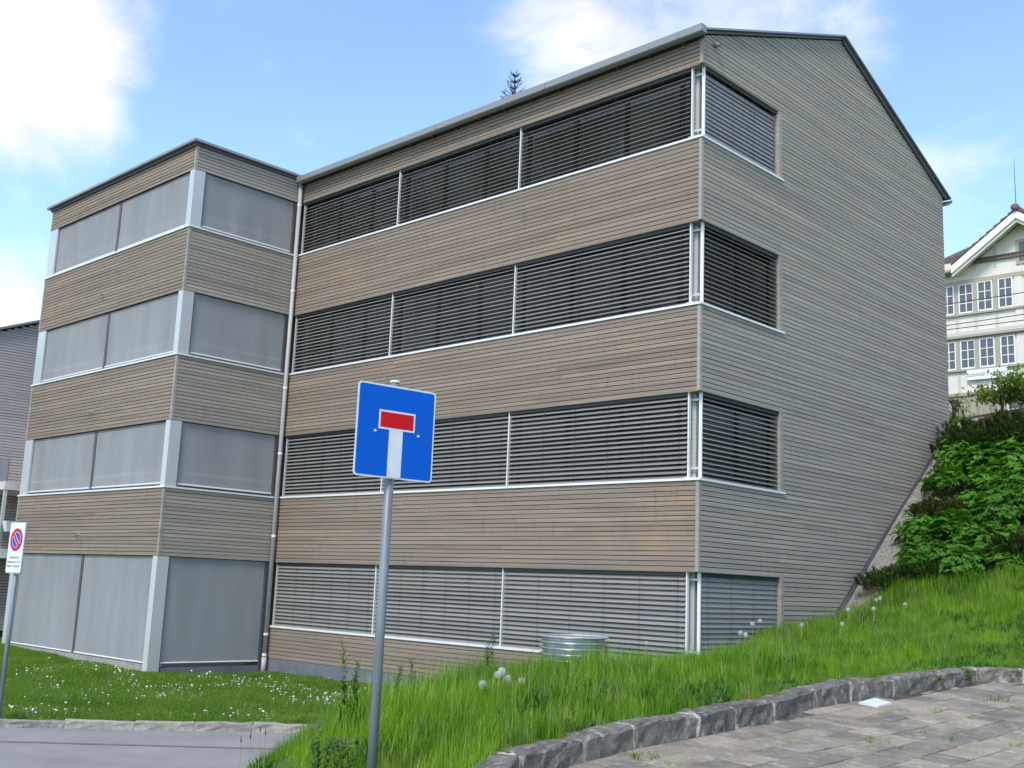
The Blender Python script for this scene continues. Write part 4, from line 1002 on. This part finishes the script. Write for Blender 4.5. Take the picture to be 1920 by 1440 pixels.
def value_noise(x, y, s, seed=0):
    r = np.random.default_rng(seed); g = r.random((64, 64)); fx = np.asarray(x)/s; fy = np.asarray(y)/s; ix = np.floor(fx).astype(int); iy = np.floor(fy).astype(int); u = fx-ix; v = fy-iy; u = u*u*(3-2*u); v = v*v*(3-2*v)
    G = lambda a, b: g[a % 64, b % 64]
    return (G(ix, iy)*(1-u)+G(ix+1, iy)*u)*(1-v)+(G(ix, iy+1)*(1-u)+G(ix+1, iy+1)*u)*v
BUILD = [(-W, .0), (0, 0), (0, D), (-W-2.5, D), (XE, 3), (XE, -P), (-W, -P)]
BUILD_IN = BUILD
def allowed(x, y):
    return ~(inpoly(x, y, BUILD) | inpoly(x, y, PAVE_POLY) | inpoly(x, y, ROAD_POLY) | (inpoly(x, y, BED_POLY)) | ((x < .5) & (x > -.1) & (y > 4.2)))
def kerb_off(x, y): return np.minimum(distpoly(x, y, [(a[0], a[1]) for a in kerb_pts]), 9)
# meadow bank
def bank_mask(x, y):
    """1 on the unmown bank, 0 on the mown lawn"""
    e = x - (-1.15+.10*(y+7)+.6*np.exp(-((y+1.5)/2.0)**2)); return 1/(1+np.exp(-e*3.5))
N1 = 66000
bx = rng.uniform(-2.6, 9.5, N1); byy = rng.uniform(-12.8, 8.0, N1)
d2 = np.hypot(bx-CAM[0], byy-CAM[1])
keep = allowed(bx, byy) & (rng.random(N1) < bank_mask(bx, byy)) & (kerb_off(bx, byy) > .16)
# thin out what lies beside or behind the camera's view
pxy = np.stack([bx, byy, terr_soft(bx, byy)], 1)-CAM; kk = pxy @ FWD; sx = 960+FPX*(pxy @ RGT)/np.maximum(kk, .1); keep &= (kk > 1) & (sx > -500) & (sx < 2400)
bx, byy = bx[keep], byy[keep]; bz = terr(bx, byy)
ko = kerb_off(bx, byy)
short = np.clip((ko-.05)/1.1, 0, 1)                         # lower towards the kerb
patch = value_noise(bx, byy, .9, 3)*.6+value_noise(bx, byy, .35, 4)*.4
right_short = np.clip((bx-1.2+(-(byy+1))*.0)/4.5, 0, 1)
hgt = (.50+.70*short)*(.38+1.05*patch)*(1-.52*right_short*np.clip((byy+9)/5, 0, 1))*(1-.30*np.clip((byy+4.5)/3, 0, 1)*np.clip((4-byy)/3, 0, 1))
protos = [tuft(s, 26, .16, .40, .0085, .09, .55, M_['grass']) for s in range(6)]+[tuft(40+s, 16, .10, .26, .010, .10, .9, M_['grass']) for s in range(3)]+[tuft(60, 9, .25, .46, .005, .08, .3, M_['straw'])]+[tuft(70+s, 15, .12, .28, .034, .11, 1.1, M_['dock']) for s in range(3)]+[tuft(80, 6, .40, .62, .0045, .10, .25, M_['grass'])]
pidx = np.where(rng.random(len(bx)) < .08, 9, rng.integers(0, 9, len(bx)))
bl = value_noise(bx, byy, .55, 11); pidx = np.where((bl > .60) & (rng.random(len(bx)) < .55), rng.integers(10, 13, len(bx)), pidx); pidx = np.where(rng.random(len(bx)) < .03, 13, pidx)
rdist = distpoly(bx, byy, ROAD_POLY[8:20]); hgt *= .45+.55*np.clip(rdist/.9, 0, 1)
hgt *= 1-.5*np.exp(-((bx-1.0)/1.6)**2-((byy+3.4)/2.2)**2)
hgt *= np.where(byy < -10.6, .36, 1)
ob = scatter('meadow_grass', protos, np.stack([bx, byy, bz], 1), rng.uniform(0, 6.28, len(bx)), hgt*.78*rng.uniform(.6, 1.4, len(bx)), pidx)
tag(ob, 'tall fresh green meadow grass covering the bank above the kerb', 'grass', kind='stuff')
# mown lawn
N2 = 70000
lx = rng.uniform(-21.5, 1.0, N2); ly = rng.uniform(-13.5, .2, N2)
keep = allowed(lx, ly) & (rng.random(N2) < 1.05-bank_mask(lx, ly)) & (distpoly(lx, ly, ROAD_KERB) > .20)
lx, ly = lx[keep], ly[keep]
lp = [tuft(100+s, 24, .04, .085, .007, .10, .8, M_['lawn'], 3) for s in range(5)]
ob = scatter('lawn_grass', lp, np.stack([lx, ly, terr(lx, ly)], 1), rng.uniform(0, 6.28, len(lx)), .7+.6*value_noise(lx, ly, .8, 8), rng.integers(0, 5, len(lx)))
tag(ob, 'short mown lawn between the road kerb and the wooden wing', 'grass', kind='stuff')
# rough grass beyond the frame edges of the lawn and on the plateau by the old house
N3 = 14000
ox = rng.uniform(-6, 14, N3); oy = rng.uniform(5, 26, N3); keep = ~inpoly(ox, oy, BUILD) & ~inpoly(ox, oy, BED_POLY) & (oy > 10.4) | ((ox > 3) & (oy < 9) & allowed(ox, oy))
ox, oy = ox[keep], oy[keep]
ob = scatter('hillside_grass', lp, np.stack([ox, oy, terr(ox, oy)], 1), rng.uniform(0, 6.28, len(ox)), rng.uniform(1.2, 3.0, len(ox)), rng.integers(0, 5, len(ox)))
tag(ob, 'grass on the hill behind the planting bed', 'grass', kind='stuff')
# daisies in the lawn, in drifts
cent = [(285,1245),(400,1235),(150,1250),(330,1300),(240,1275),(120,1290),(180,1305),(60,1330),(100,1330),(430,1280),(300,1345),(370,1350),(470,1335),(540,1290),(600,1300),(640,1305),(585,1310),(470,1265),(60,1265),(220,1262),(510,1280),(350,1255),(680,1300),(390,1265),(270,1290)]
dp_ = []
for (cx_, cy_) in cent:
    for _ in range(rng.integers(14, 34)):
        q = atz(cx_+rng.normal(0, 32), cy_+rng.normal(0, 7), -3.90)
        if allowed(np.array([q[0]]), np.array([q[1]]))[0] and float(bank_mask(np.array([q[0]]), np.array([q[1]]))[0]) < .6 and distpoly(q[0:1], q[1:2], ROAD_KERB)[0] > .25: dp_.append(q)
dp_ = np.array(dp_); dp_[:, 2] = terr(dp_[:, 0], dp_[:, 1])
def daisy(seed, m):
    r = random.Random(seed); mb = MB(); h = r.uniform(.05, .075); R = .017
    mb.tube([(0,0,0), (0,0,h)], .0015, 3, cap=False)
    k = 9; tx, ty = r.uniform(-.5, .5), r.uniform(-.5, .5)
    ring = [(R*math.cos(6.283*i/k), R*math.sin(6.283*i/k)) for i in range(k)]
    mb.add([(0, 0, h+.006)]+[(x, y, h+x*tx+y*ty) for x, y in ring], [(0, 1+i, 1+(i+1) % k) for i in range(k)]); return mb.mesh('daisy', m)
dprot = [daisy(s, M_['daisy']) for s in range(4)]+[daisy(9, M_['yellow'])]
di = np.where(rng.random(len(dp_)) < .03, 4, rng.integers(0, 4, len(dp_)))
ob = scatter('lawn_daisies', dprot, dp_, rng.uniform(0, 6.28, len(dp_)), rng.uniform(.8, 1.25, len(dp_)), di); tag(ob, 'drifts of tiny white daisies in the mown lawn', 'daisies', kind='stuff')

# dandelion clocks, one thing each
def dandelion_head(seed, R=.032):
    r = random.Random(seed); mb = MB()
    for i in range(95):
        t = (i+.5)/95; ph = math.acos(1-2*t); th = i*2.39996
        d = np.array([math.sin(ph)*math.cos(th), math.sin(ph)*math.sin(th), math.cos(ph)]); a = np.cross(d, [.3,.5,.8]); a /= np.linalg.norm(a); b = np.cross(d, a); RR = R*r.uniform(.9, 1.06)
        mb.add([d*.004+a*.0006, d*.004-a*.0006, d*RR], [(0,1,2)])
        e = .0055; mb.add([d*RR+a*e, d*RR*1.04+b*e, d*RR-a*e, d*RR*1.04-b*e, d*RR*.93], [(0,1,4),(1,2,4),(2,3,4),(3,0,4)])
    return mb.mesh('seed_head', M_['fluff'])
heads = [dandelion_head(s) for s in range(3)]
core_me = MB().tube([(0,0,-.004),(0,0,.004)], .006, 6).mesh('core', M_['straw'])
DAN = [((1378,1171), 'two pale stems left of it, over the gable window'), ((1411,1170), ''), ((1425,1164), ''), ((1398,1190), ''), ((1443,1207), ''), ((1452,1214), ''), ((1643,1125), ''), ((1650,1122), ''), ((1638,1141), ''), ((1697,1133), ''), ((1340,1269), ''), ((1075,1255), ''), ((934,1265), ''), ((941,1259), ''), ((952,1273), ''), ((978,1277), ''), ((905,1284), ''), ((1212,1206), ''), ((1579,1170), ''), ((1503,1172), ''), ((1388,1187), ''), ((1590,1143), ''), ((990,1344), '')]
DL = {0: 'large dandelion clock standing tallest of the cluster before the lowest gable window', 9: 'lone large dandelion clock on a tall stem below the shrub bed', 10: 'lone dandelion clock in short grass above the kerb, below the corner window', 11: 'lone dandelion clock in the grass just below the corrugated steel shaft', 17: 'dandelion clock beside the corrugated steel shaft, towards the corner window', 22: 'small spent dandelion clock low in the grass near the kerb end'}
for k, ((px, py), _) in enumerate(DAN):
    h = (random.uniform(.36, .44) if px > 1100 else .46) if k not in (10, 22) else .2
    q = hit(px, py, h, 9.6 if k == 22 else 12.2 if k == 10 else crest(px)-3.0 if px < 1100 else crest(px)-1.6); g = tz(q[0], q[1]); q = np.array([q[0], q[1], max(q[2], g+.12)])
    grp = 'dandelion clocks before the gable window' if px in (1411,1425,1398,1443,1452,1388,1503) else 'dandelion clocks beside the foot of the gravel strip' if px in (1643,1650,1638,1579,1590) else 'dandelion clocks at the boarded wall'
    lab = DL.get(k) or {'dandelion clocks before the gable window': 'white dandelion clock among others in grass before the lowest gable window', 'dandelion clocks beside the foot of the gravel strip': 'white dandelion clock in a group near the foot of the gravel strip', 'dandelion clocks at the boarded wall': 'white dandelion clock in the cluster against the lowest boarded band'}[grp]
    t = thing('dandelion', lab, 'dandelion', (q[0], q[1], g), None if k in DL else grp)
    bs = np.array([q[0]+random.uniform(-.06, .06), q[1]+random.uniform(-.06, .06), g-.03]); mid = (bs+q)/2+np.array([random.uniform(-.02, .02), random.uniform(-.02, .02), 0])
    MB().tube([bs, mid, q], [.0045, .004, .0032], 5).build('stem', M_['straw'], t, True)
    sc = random.uniform(.9, 1.15)*(1 if k not in (10, 22) else .62)
    o = link('seed_head', heads[k % 3], t, q, (random.uniform(0, 3), random.uniform(0, 3), 0), (sc,)*3)

# tall flowering weeds
def weed(px, py_top, py_base_h, label, seed, flowers, grp=None):
    r = random.Random(seed); q = hit(px, py_top, py_base_h, crest(px)-.4); g = tz(q[0], q[1]); h = q[2]-g
    t = thing('flowering_weed', label, 'weed', (q[0], q[1], g), grp)
    st = MB(); lf = MB(); fl = MB()
    for s in range(r.randint(2, 3)):
        b = np.array([q[0]+r.uniform(-.06, .06), q[1]+r.uniform(-.06, .06), g-.03]); tp = np.array([q[0]+r.uniform(-.05, .05), q[1]+r.uniform(-.05, .05), g+h*(1 if s == 0 else r.uniform(.6, .9))])
        pts = [b+(tp-b)*u+np.array([math.sin(u*3+s)*.015, math.cos(u*2.2+s)*.015, 0]) for u in np.linspace(0, 1, 7)]; st.tube(pts, [.006-.004*u for u in np.linspace(0, 1, 7)], 5)
        for i in range(34):
            u = r.uniform(.08, 1); p = b+(tp-b)*u; a = r.uniform(0, 6.283); Ln = .05*(1.15-u)+.018+r.uniform(0, .02)
            blade(lf, p, a, Ln*1.9, .014*(1.3-u)+.006, r.uniform(.5, 1.1), .8, 3)
        for i in range(22):
            u = r.uniform(.55, 1.02); p = b+(tp-b)*u; a = r.uniform(0, 6.283); e = p+np.array([math.cos(a)*.035, math.sin(a)*.035, .025]); st.tube([p, e], .0013, 3)
            if flowers and r.random() < .55:
                for k in range(4): fl.add([e, e+np.array([.010*math.cos(k*1.57+a), .010*math.sin(k*1.57+a), .005]), e+np.array([.010*math.cos(k*1.57+a+.9), .010*math.sin(k*1.57+a+.9), .006])], [(0,1,2)])
            else: blade(lf, e, a, .03, .006, .6, .3, 2)
    st.build('stem', M_['weed'], t, True); tag(lf.build('foliage', M_['weed'], t), kind='stuff')
    if fl.v: tag(fl.build('flowers', M_['yellow'], t), kind='stuff')
weed(655, 1205, .80, 'tall weed with yellow flowers just beside the sign pole, facing the wing', 1, True)
weed(671, 1238, .62, 'dark budded weed close against the sign pole', 2, True)
weed(745, 1250, .55, 'dark budded weed between the sign pole and the tall pale weed', 3, False)
weed(778, 1236, .62, 'tall pale green weed before the plinth beyond the sign pole', 4, False)
weed(916, 1190, .75, 'slender tall weed rising over the lowest boarded band below a guide rail', 5, False)
weed(1257, 1150, .75, 'slender tall weed before the lowest blind near the corner window', 6, False)
weed(1287, 1142, .80, 'slender tall weed right before the glass corner of the lowest floor', 7, False)
# purple-flowered leafy weeds at the left foot of the bank
def purple_weed(px, py, label, seed):
    r = random.Random(seed); q = hit(px, py, .46, 7.3); g = tz(q[0], q[1]); t = thing('purple_flowered_weed', label, 'weed', (q[0], q[1], g)); st = MB(); lf = MB(); fl = MB()
    for s in range(6):
        a = r.uniform(0, 6.283); d = r.uniform(.02, .16); tp = np.array([q[0]+d*math.cos(a), q[1]+d*math.sin(a), g+r.uniform(.30, .46)]); b = np.array([q[0], q[1], g-.03]); st.tube([b, (b+tp)/2+np.array([0,0,.04]), tp], [.005, .004, .002], 4)
        for i in range(16): blade(lf, b+(tp-b)*r.uniform(.2, 1), r.uniform(0, 6.283), r.uniform(.06, .12), .022, r.uniform(.7, 1.3), .9, 3)
        for i in range(8):
            e = tp+np.array([r.uniform(-.02, .02), r.uniform(-.02, .02), r.uniform(-.05, .015)]); blade(fl, e, r.uniform(0, 6.283), .026, .014, r.uniform(.6, 1.6), 1, 2)
    st.build('stem', M_['weed'], t, True); tag(lf.build('foliage', M_['weed'], t), kind='stuff'); tag(fl.build('flowers', M_['purple'], t), kind='stuff')
purple_weed(572, 1362, 'leafy purple flowered weed at the outer foot of the bank towards the road', 1)
purple_weed(603, 1355, 'leafy purple flowered weed in the middle of three on the bank', 2)
purple_weed(650, 1362, 'leafy purple flowered weed nearest to the sign pole', 3)
# plantain-like stems over the road edge
for k, (px, py) in enumerate(((470,1385),(488,1372),(498,1378),(452,1392))):
    q = hit(px, py, .45, 8.6); g = tz(q[0], q[1]); t = thing('plantain', 'thin plantain stalk with brown seed spike leaning over the road edge', 'plantain', (q[0], q[1], g), 'plantain stalks at the road edge')
    MB().tube([(q[0]+.03, q[1], g-.02), (q[0]+.01, q[1]+.01, (g+q[2])/2), tuple(q)], .0025, 4).build('stem', M_['straw'], t); MB().tube([tuple(q), (q[0]-.004, q[1], q[2]+.02), (q[0]-.006, q[1], q[2]+.05)], [.005, .006, .002], 6).build('seed_spike', M_['bark'], t, True)
# perennials on the slope: mounds of lobed leaves
def lobed_leaf(mb, c, nrm, size, r, az):
    nrm = nrm/np.linalg.norm(nrm); u = np.cross(nrm, [math.cos(az), math.sin(az), .2]); u /= np.linalg.norm(u); v = np.cross(nrm, u); lob = 7; vs = [np.array(c)-nrm*size*.18]; n = lob*2
    for i in range(n+1):
        a = math.radians(-160+320*i/n); rr = size*(1.0 if i % 2 else .68)*r.uniform(.92, 1.06); vs.append(np.array(c)+u*rr*math.cos(a)+v*rr*math.sin(a)+nrm*(-.10*size if i % 2 else .02*size))
    mb.add(vs, [(0, i+1, i+2) for i in range(n)])
def perennial(seed, nl=120, R=.40, Hh=.40):
    r = random.Random(seed); mb = MB(); st = MB()
    for i in range(nl):
        th = r.uniform(0, 6.283); cz = r.uniform(0, 1)**.8; ph = math.acos(cz); lump = 1+.16*math.sin(th*3+seed)+.10*math.sin(th*5+2*seed)
        d = np.array([math.sin(ph)*math.cos(th), math.sin(ph)*math.sin(th), math.cos(ph)]); rad = r.uniform(.72, 1.05)*lump
        c = np.array([d[0]*R*rad, d[1]*R*rad, .06+d[2]*Hh*rad]); nrm = d*.8+np.array([r.uniform(-.45, .45), r.uniform(-.45, .45), .75])
        lobed_leaf(mb, c, nrm, r.uniform(.062, .105), r, r.uniform(0, 6.283))
        if i % 3 == 0: st.tube([(c[0]*.2, c[1]*.2, 0), (c[0]*.7, c[1]*.7, c[2]*.7), c], .0035, 3, cap=False)
    return mb.mesh('foliage', M_['leaf_bed']), st.mesh('stem', M_['weed'])
pper = [perennial(s, 170) for s in range(4)]
def zpx(x, y): return 1280+x/3, 720+y/3
PER = [((1545,415),1.05,'leafy green mound at the top of the gravel strip'), ((1690,450),1.1,'leafy green mound below the dark pine hedge, second from the gravel strip top'), ((1850,370),1.1,'leafy green mound high on the slope below the young tree'), ((1475,570),1.1,'leafy green mound beside the upper gravel strip, below the topmost'), ((1705,560),1.0,'leafy green mound in the middle of the upper slope'), ((1870,465),1.1,'leafy green mound of the upper slope beside the young tree side'), ((1850,610),1.15,'leafy green mound half way up the outer slope'), ((1790,735),1.2,'large leafy green mound above the brownish pine on the outer slope'), ((1330,835),1.0,'leafy green mound right at the gravel bend'), ((1500,865),1.2,'broad leafy green mound below the low brown pine'), ((1685,905),1.0,'leafy green mound between the broad mound and the brownish pine'), ((1325,985),.95,'leafy green mound lowest along the gravel strip'), ((1440,985),.95,'leafy green mound low on the slope, next to the lowest'), ((1575,1010),.9,'leafy green mound at the grass edge below the broad mound'), ((1905,690),1.1,'leafy green mound at the outer end of the slope'), ((1760,640),.9,'small leafy mound inside the densest group of mounds'), ((1640,400),.8,'small leafy mound tucked beneath the pine hedge'), ((1770,520),.9,'small leafy mound on the upper slope between three larger ones'), ((1830,860),.8,'small leafy mound right beside the brownish pine of the outer slope'), ((1610,660),.75,'leafy mound on the slope between the low brown pine and the densest group'), ((1400,700),.7,'small leafy mound between the gravel strip and the low brown pine'), ((1560,930),.8,'small leafy mound just below the broad leafy mound'), ((1750,840),.85,'leafy mound between the large mound and the brownish pine'), ((1880,560),.9,'leafy mound of the outer slope below the tree side mound'), ((1800,980),.8,'small leafy mound in front of the brownish pine at the grass edge'), ((1600,760),.7,'small leafy mound next to bare mulch in the slope centre'), ((1420,905),.8,'small leafy mound between the gravel bend mound and the broad one')]
for k, ((zx, zy), s, lab) in enumerate(PER):
    px, py = zpx(zx, zy); q = hit(px, py, .22); g = tz(q[0], q[1]); t = thing('perennial_plant', lab, 'plant', (q[0], q[1], g), 'leafy mounds planted on the slope')
    for nm, me in zip(('foliage', 'stem'), pper[k % 4]):
        o = link(nm, me, t, (q[0], q[1], g-.02), (-.30, 0, random.uniform(0, 6.28)), (s*1.06, s*1.06, s*1.25)); 
        if nm == 'foliage': tag(o, kind='stuff')
# dwarf mountain pines
def pine_bush(seed, m, R, Hh, ns=70):
    r = random.Random(seed); nb_ = MB(); st = MB(); ns = int(ns*2.0)
    for i in range(ns):
        a = r.uniform(0, 6.283); cz = r.random(); rad = r.uniform(.55, 1.0)**.6; lump = 1+.18*math.sin(a*3+seed)+.12*math.sin(a*7+seed*2)
        sn = math.sqrt(1-cz*cz); base = np.array([R*lump*sn*math.cos(a)*rad, R*lump*sn*math.sin(a)*rad, .04+Hh*.85*cz*rad*lump])
        ax = np.array([math.cos(a)*sn*.7+r.gauss(0, .25), math.sin(a)*sn*.7+r.gauss(0, .25), .75+.4*cz]); ax /= np.linalg.norm(ax); Ln = r.uniform(.09, .17)
        st.tube([(base[0]*.15, base[1]*.15, 0), base*np.array([.7, .7, .55]), base, base+ax*Ln], [.012, .008, .005, .003], 3, cap=False)
        u0 = np.cross(ax, [.3, .8, .1]); u0 /= np.linalg.norm(u0); v0 = np.cross(ax, u0)
        for k in range(60):
            t = r.random(); p = base+ax*Ln*(t*1.1-.25); th = r.uniform(0, 6.283); sp_ = r.uniform(.45, 1.1); d = ax*math.cos(sp_)+(u0*math.cos(th)+v0*math.sin(th))*math.sin(sp_); L_ = r.uniform(.045, .075); w_ = np.cross(d, [.2, .3, .9]); w_ = w_/(np.linalg.norm(w_)+1e-9)*.0062
            nb_.add([p-w_, p+w_, p+d*L_+w_*.4, p+d*L_-w_*.4], [(0,1,2,3)])
    return nb_.mesh('needles', m), st.mesh('branch', M_['bark'])
PB = [(1450,715,.62,.30,'needle_brown','low brownish dwarf pine in the middle of the leafy mounds'), (1145,1105,.45,.30,'needle','small dark green dwarf pine at the foot of the gravel strip'), (1850,910,.60,.42,'needle_brown','brownish dwarf pine on the outer slope above the grass'), (1575,290,.62,.70,'needle','dark dwarf pine next to the back corner of the gable'), (1700,295,.70,.72,'needle','dark pine bush in the hedge below the wire fence'), (1810,285,.70,.75,'needle_brown','dark pine bush in the hedge under the young tree'), (1905,250,.72,.85,'needle','tall dark pine bush at the outer end of the hedge'), (1620,700,.35,.25,'needle_brown','tiny brown dwarf pine on bare mulch'), (1380,1060,.40,.25,'needle','dark low pine in the grass edge below the leafy mounds')]
for k, (zx, zy, R, Hh, mm, lab) in enumerate(PB):
    px, py = zpx(zx, zy); q = hit(px, py, Hh*.5); g = tz(q[0], q[1]); t = thing('dwarf_pine', lab, 'shrub', (q[0], q[1], g), 'dwarf pines on the slope')
    a, b = pine_bush(k+20, M_[mm], R, Hh, int(60+R*90)); link('branch', b, t, (q[0], q[1], g-.03)); tag(link('needles', a, t, (q[0], q[1], g-.03)), kind='stuff')
# young leafy tree by the house
def young_tree(px, py, y, label, hgt, R, seed, nleaf=1100):
    r = random.Random(seed); q = aty(px, py, y); g = tz(q[0], q[1]); t = thing('young_tree', label, 'tree', (q[0], q[1], g)); tr = MB(); lf = MB(); H_ = q[2]-g+R
    tr.tube([(q[0], q[1], g-.1), (q[0]+.04, q[1], g+H_*.5), (q[0]-.03, q[1]+.02, g+H_*.95)], [.05, .035, .012], 7)
    tips = []
    for i in range(16):
        u = r.uniform(.3, .9); b = np.array([q[0], q[1], g+H_*u]); a = r.uniform(0, 6.283); Ln = R*r.uniform(.5, 1.15)*(1.2-abs(u-.6)); tp = b+np.array([math.cos(a)*Ln, math.sin(a)*Ln, Ln*r.uniform(.1, .7)]); tr.tube([b, (b+tp)/2+np.array([0,0,.06]), tp], [.018, .011, .004], 5, cap=False); tips.append((b, tp))
    for i in range(nleaf):
        b, tp = r.choice(tips); u = r.uniform(.25, 1.1); c = b+(tp-b)*u+np.array([r.gauss(0, .10), r.gauss(0, .10), r.gauss(0, .09)]); d = np.array([r.gauss(0, 1), r.gauss(0, 1), abs(r.gauss(.6, .6))]); d /= np.linalg.norm(d); a1 = np.cross(d, [.31, .77, .2]); a1 /= np.linalg.norm(a1); b1 = np.cross(d, a1); s = r.uniform(.035, .065)
        lf.add([c-a1*s, c-b1*s*.55+d*.012, c+a1*s, c+b1*s*.55+d*.012], [(0,1,2,3)])
    tr.build('trunk', M_['bark'], t, True); tag(lf.build('crown', M_['leaf_young'], t), kind='stuff')
young_tree(1878, 790, 12.5, 'young light green leafy tree in front of the old house', 2.2, .72, 3, 1900)
young_tree(1938, 785, 13.2, 'light green leafy bush beside the young tree, before the lowest house window', 2.2, .7, 4, 900)
young_tree(1786, 770, 11.6, 'thin small leafy sapling against the back corner of the gable', 1.2, .28, 5, 130)
# spruce behind the roof
sp = CAM + ray(966, 145)*50; g = tz(sp[0], sp[1]); tt = thing('spruce_tree', 'dark spruce with its top showing above the roof edge', 'tree', (sp[0], sp[1], g)); Hs = sp[2]-g; r = random.Random(5); tr = MB(); nd_ = MB()
tr.tube([(sp[0], sp[1], g-.2), (sp[0], sp[1], g+Hs*.6), tuple(sp)], [.24, .12, .012], 8)
zz = Hs
while zz > 1.6:
    dn = Hs-zz; nbr = 6; step = .30 if dn < 4 else .55
    for k in range(nbr):
        a = k*6.283/nbr+r.uniform(-.4, .4)+zz; Ln = .22+dn*.34*r.uniform(.75, 1.15); b = np.array([sp[0], sp[1], g+zz]); up = .75 if dn < 2.5 else .15; tp = b+np.array([math.cos(a)*Ln, math.sin(a)*Ln, Ln*up*r.uniform(.6, 1.3)]); tr.tube([b, tp], [.02+.006*dn*.4, .005], 4, cap=False)
        nn_ = int((46 if dn < 4.5 else 16)*max(Ln, .3)**.8)+10
        for i in range(nn_):
            u = r.random(); p = b+(tp-b)*u
            if r.random() < .5: p = p+np.array([-math.sin(a), math.cos(a), .25])*r.uniform(-1, 1)*Ln*.28*u
            blade(nd_, p, r.uniform(0, 6.283), r.uniform(.08, .16) if dn < 4.5 else r.uniform(.2, .4), .020 if dn < 4.5 else .05, r.uniform(.2, 1.2), .2, 1)
    zz -= step
for i in range(60): blade(nd_, (sp[0], sp[1], sp[2]-r.uniform(.0, .8)), r.uniform(0, 6.283), .12, .018, r.uniform(.2, .7), .1, 1)
tr.build('trunk', M_['bark'], tt, True); tag(nd_.build('crown', M_['spruce'], tt), kind='stuff')

# grass tufts growing in the paving joints and weeds along the kerb
gt = [tuft(300+s, 26, .03, .085, .006, .07, 1.0, M_['grass'], 3) for s in range(3)]
TP = [((1200,1420),1.5,'green grass tuft in the paving close to the kerb'), ((1262,1434),.7,'tiny grass tuft in the paving near the kerb tuft'), ((1871,1315),1.4,'yellowish grass tuft in the paving under the kerb corner'), ((1820,1349),1.1,'flat grass tuft in the middle of the far paving'), ((1652,1394),1.2,'straw coloured grass tuft in the paving joint'), ((1775,1389),.9,'small fresh green tuft in a paving joint'), ((1692,1405),.8,'small flat tuft beside the straw coloured tuft'), ((1748,1335),1.0,'thin bladed tuft standing alone beyond the white slab'), ((1912,1402),1.0,'narrow upright tuft in the paving'), ((1904,1330),.7,'small tuft below the kerb corner tuft'), ((1692,1334),.6,'small brownish tuft next to the white slab'), ((1665,1341),.5,'faint tuft between the white slab and the straw tuft'), ((1880,1364),.6,'dry brownish tuft in the far paving'), ((1480,1386),.5,'dry small tuft in the paving before the middle kerb stones'), ((1726,1375),.5,'single thin blade tuft in the paving')]
for k, ((px, py), s, lab) in enumerate(TP):
    q = onpave(px, py); t = tag(link('grass_tuft', gt[k % 3], None, (q[0], q[1], q[2]+.008), (0, 0, random.uniform(0, 6)), (s*1.3, s*1.3, s)), lab, 'grass tuft', 'tufts in the paving joints')
def kweed(px, py, s, lab):
    q = onpave(px, py); r = random.Random(int(px)); t = thing('kerb_weed', lab, 'weed', (q[0], q[1], q[2])); mb = MB()
    for i in range(26):
        a = r.uniform(0, 6.283); d = r.uniform(.01, .09)*s; lobed_leaf(mb, (q[0]+d*math.cos(a), q[1]+d*math.sin(a), q[2]+r.uniform(.03, .13)*s), np.array([r.gauss(0, .4), r.gauss(0, .4), 1]), r.uniform(.018, .032)*s, r, a)
    MB().tube([(q[0], q[1], q[2]-.01), (q[0], q[1], q[2]+.08*s)], .004, 4).build('stem', M_['weed'], t); tag(mb.build('foliage', M_['leaf_young'], t), kind='stuff')
kweed(1752, 1292, 1.1, 'round leafy weed at the foot of the kerb'); kweed(1786, 1286, .9, 'small leafy weed between two others at the kerb foot'); kweed(1813, 1281, 1.2, 'leafy weed at the foot of the kerb nearest its corner'); kweed(1722, 1295, .7, 'tiny yellowish weed at the kerb foot'); kweed(1902, 1279, 1.0, 'dark leafy weed beyond the kerb corner')
# loose gravel pebbles: small stones over the strip
gp = 2600; gyv = rng.uniform(3.9, 10.3, gp); gxv = rng.uniform(.02, .52, gp)*(1+.12*np.sin(gyv*3.1))
def pebble(seed):
    r = random.Random(seed); mb = MB(); vs = [(r.uniform(.8, 1.2)*x*.018, r.uniform(.8, 1.2)*y*.018, r.uniform(.7, 1)*z*.013) for x, y, z in ((1,0,0),(-1,0,0),(0,1,0),(0,-1,0),(0,0,1),(0,0,-1))]
    mb.add(vs, [(0,2,4),(2,1,4),(1,3,4),(3,0,4),(2,0,5),(1,2,5),(3,1,5),(0,3,5)]); return mb.mesh('pebble', M_['gravel'])
ob = scatter('gravel_pebbles', [pebble(s) for s in range(4)], np.stack([gxv, gyv, terr(gxv, gyv)+.035], 1), rng.uniform(0, 6.28, gp), rng.uniform(.35, .9, gp), rng.integers(0, 4, gp)); tag(ob, 'loose grey gravel beside the gable plinth', 'gravel', kind='stuff')
print('TRIS', sum(len(p.vertices)-2 for o in SC.objects if o.type == 'MESH' for p in o.data.polygons), 'OBJECTS', len(SC.objects))
